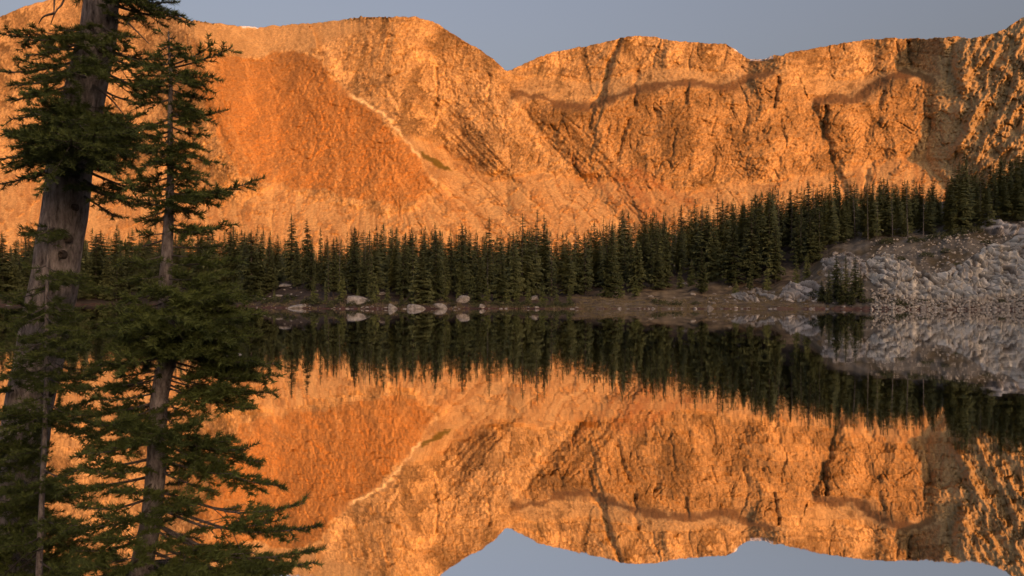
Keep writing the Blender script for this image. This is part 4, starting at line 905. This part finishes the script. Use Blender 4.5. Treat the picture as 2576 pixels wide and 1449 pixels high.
# --- the slender fir
DS = 4.0
sl, ons = fg_tree('fir_tree', 'slender young fir with a thin straight trunk right of the big leaning one',
    [(78, 424, 3), (130, 426, 6), (200, 430, 9), (300, 428, 12), (450, 429, 17), (560, 424, 24), (650, 420, 29), (750, 415, 34), (880, 426, 42), (950, 410, 42), (1010, 400, 42), (1080, 396, 44), (1150, 395, 48), (1250, 386, 48), (1320, 378, 50), (1449, 355, 56), (1720, 330, 80)], DS, 18, M_BARK2, 0.05, 8)
r = np.random.default_rng(12)
for row, tx_, ty_, dd, fo, sp in [
    (95, 424, 82, .0, .0, .2), (110, 448, 118, .05, .0, .3), (115, 398, 128, .05, .0, .3), (140, 470, 135, .1, .0, .3), (135, 385, 145, .1, .0, .3), (172, 585, 118, .0, .15, .25), (165, 540, 108, .0, .3, .15), (160, 380, 168, .1, .1, .3), (185, 537, 190, .05, .15, .26), (185, 480, 205, .2, .1, .3), (190, 350, 185, .1, .1, .3), (200, 518, 214, .1, .2, .25), (195, 370, 205, .2, .1, .3),
    (225, 511, 248, .05, .1, .25), (225, 360, 235, .1, .15, .28), (250, 345, 262, .05, .2, .28), (262, 480, 270, .2, .1, .3), (305, 552, 278, .0, .15, .25), (285, 500, 290, .15, .1, .28), (300, 316, 322, .05, .15, .25), (310, 370, 318, .2, .1, .28), (318, 511, 338, .05, .1, .24), (330, 368, 350, .1, .1, .28), (340, 506, 374, .05, .1, .26), (345, 470, 368, .2, .1, .3), (350, 380, 385, .15, .1, .28),
    (378, 543, 408, .0, .1, .25), (380, 470, 395, .2, .1, .3), (385, 358, 418, .1, .1, .26), (395, 400, 405, .25, .1, .3), (432, 511, 452, .05, .1, .24), (430, 352, 456, .05, .1, .24), (440, 470, 440, .2, .1, .26), (492, 638, 455, .0, .12, .2), (485, 560, 480, .15, .1, .28), (488, 526, 497, .1, .1, .3), (478, 304, 455, .0, .12, .24), (490, 375, 490, .15, .1, .3), (480, 480, 505, .25, .1, .3),
    (520, 310, 492, .05, .15, .24), (515, 506, 538, .05, .1, .26), (525, 370, 545, .1, .2, .26), (520, 480, 530, -.1, .2, .26), (575, 576, 566, .0, .1, .24), (580, 520, 575, .15, .15, .26), (585, 350, 590, .1, .25, .26), (600, 300, 625, .0, .3, .26), (620, 560, 615, -.1, .3, .26), (640, 520, 640, .1, .3, .28),
    (640, 310, 660, .1, .3, .3), (665, 600, 650, .0, .35, .3), (690, 330, 700, .2, .3, .3), (700, 560, 690, .2, .3, .3), (715, 650, 742, .0, .25, .28), (720, 590, 735, .25, .2, .34), (730, 250, 770, .1, .25, .3), (735, 500, 755, .35, .15, .36), (750, 655, 790, .1, .2, .3), (760, 320, 775, .3, .2, .36), (770, 590, 800, .3, .15, .36), (780, 440, 790, .5, .1, .4), (785, 230, 815, .2, .2, .34), (800, 640, 850, .15, .2, .32), (810, 540, 835, .4, .1, .38),
    (815, 330, 840, .35, .15, .38), (830, 270, 870, .2, .2, .34), (840, 450, 825, .45, .05, .45), (850, 600, 880, .2, .2, .34), (865, 520, 880, .35, .15, .36), (870, 330, 895, .3, .2, .36), (885, 705, 912, .0, .25, .26), (890, 640, 905, .2, .2, .3), (895, 230, 915, .1, .25, .3), (905, 690, 945, .05, .25, .26), (915, 600, 950, .2, .2, .3), (925, 300, 945, .2, .2, .3), (940, 690, 988, .0, .25, .26), (950, 600, 985, .15, .2, .3),
    (950, 210, 975, .1, .25, .3), (960, 640, 1030, .1, .25, .26), (965, 530, 1010, .2, .2, .3), (985, 250, 1005, .2, .2, .3), (990, 505, 1060, .1, .25, .22), (1010, 180, 1045, .1, .3, .26), (1020, 310, 1050, .3, .15, .32), (1035, 465, 1082, .1, .2, .26), (1040, 250, 1070, .25, .2, .32), (1070, 400, 1090, .5, .1, .36), (1080, 575, 1110, .1, .25, .3), (1085, 662, 1162, .0, .3, .27), (1095, 620, 1130, .2, .25, .3), (1100, 560, 1160, .2, .25, .28),
    (1100, 190, 1140, .1, .3, .26), (1110, 280, 1125, .25, .2, .3), (1140, 716, 1222, .0, .35, .24), (1150, 600, 1190, .2, .35, .26), (1150, 170, 1180, .1, .3, .28), (1165, 260, 1190, .3, .2, .32), (1180, 540, 1235, .15, .4, .2), (1195, 150, 1225, .1, .3, .28), (1210, 300, 1235, .35, .2, .32), (1230, 764, 1266, .0, .5, .22), (1225, 470, 1270, .3, .2, .3), (1250, 200, 1275, .2, .25, .32), (1265, 802, 1322, .0, .5, .22), (1270, 700, 1310, .2, .5, .24), (1275, 300, 1300, .4, .2, .34),
    (1290, 170, 1320, .2, .25, .32), (1310, 809, 1382, .0, .3, .24), (1310, 640, 1390, .15, .3, .26), (1320, 540, 1385, .2, .3, .26), (1330, 270, 1350, .4, .2, .34), (1350, 190, 1385, .25, .2, .34), (1360, 793, 1414, .1, .3, .24), (1380, 680, 1430, .2, .25, .3), (1390, 480, 1440, .3, .2, .32), (1400, 240, 1425, .35, .2, .34), (1420, 580, 1462, .3, .2, .32), (1430, 740, 1458, .15, .2, .3), (1440, 330, 1460, .45, .2, .34), (1450, 160, 1465, .2, .2, .34)]:
    p0 = ons(row); L_ = abs(tx_ - 420) / F * DS
    p1 = to_view(tx_, ty_, DS - dd)
    ntri += make_branch(sl, p0, p1, r, fo, 0.0035 + 0.0055 * min(L_, .8) + (0.002 if row > 1000 else 0), sp, 0.04 if row < 1200 else 0.09, 640, 0.032, 0.032)
for row in np.concatenate([np.arange(95, 570, 13), np.arange(580, 720, 70), np.arange(725, 1000, 42), np.arange(1005, 1470, 30)]):
    a = r.uniform(0, 6.28); L_ = r.uniform(.5, 1.0) * float(np.interp(row, [80, 200, 500, 600, 720, 800, 1100, 1450], [14, 75, 95, 110, 190, 230, 240, 300])); ca = math.cos(a)
    if row > 1080 and ca > 0: L_ *= .55
    ntri += make_branch(sl, ons(row), to_view(float(ons(row)[0] / DS * F + CX) + L_ * ca, row + r.uniform(-.02, .22) * L_, DS - L_ / F * DS * math.sin(a)), r, .12 if row < 600 else .2, .004, .32, .04, 600, .031, .034)
# --- the sapling in front of the big trunk
DP = 4.45
sp_, onp = fg_tree('fir_sapling', 'thin fir sapling standing close in front of the big trunk',
    [(560, 122, 3), (600, 121, 5), (700, 119, 7), (800, 117, 9), (900, 118, 10), (1000, 116, 11), (1100, 112, 12), (1300, 104, 14), (1449, 98, 16), (1650, 92, 20)], DP, 10, M_BARK2, 0.05, 5)
r = np.random.default_rng(13)
for row, tx_, ty_, dd, fo, sp in [(580, 85, 592, .1, .0, .3), (585, 150, 590, .1, .0, .3), (610, 145, 600, .1, .0, .3), (668, 62, 675, .0, .1, .26), (672, 190, 690, .1, .1, .26), (690, 170, 700, .2, .1, .26), (715, 20, 740, .1, .2, .3), (730, 0, 750, .0, .25, .3), (745, 170, 770, .2, .2, .3), (770, 30, 800, .2, .2, .32), (790, -10, 830, .1, .2, .32), (800, 200, 830, .2, .2, .32), (830, 60, 850, .3, .1, .36), (845, 190, 860, .3, .1, .36), (860, 0, 880, .1, .2, .34), (870, 130, 885, .4, .1, .4),
                                  (900, 220, 930, .1, .2, .32), (920, 40, 950, .3, .15, .36), (950, 210, 970, .2, .2, .34), (990, 60, 1010, .3, .15, .36), (1010, 190, 1040, .15, .2, .32), (1040, 20, 1080, .2, .2, .36), (1120, 40, 1140, .3, .2, .36), (1180, 180, 1210, .2, .2, .34), (1230, 30, 1250, .3, .2, .36), (1300, 190, 1330, .3, .2, .36), (1350, 30, 1370, .3, .2, .36), (1410, 170, 1440, .3, .2, .36)]:
    ntri += make_branch(sp_, onp(row), to_view(tx_, ty_, DP - dd), r, fo, 0.005, sp, 0.06, 520, 0.030, 0.038)
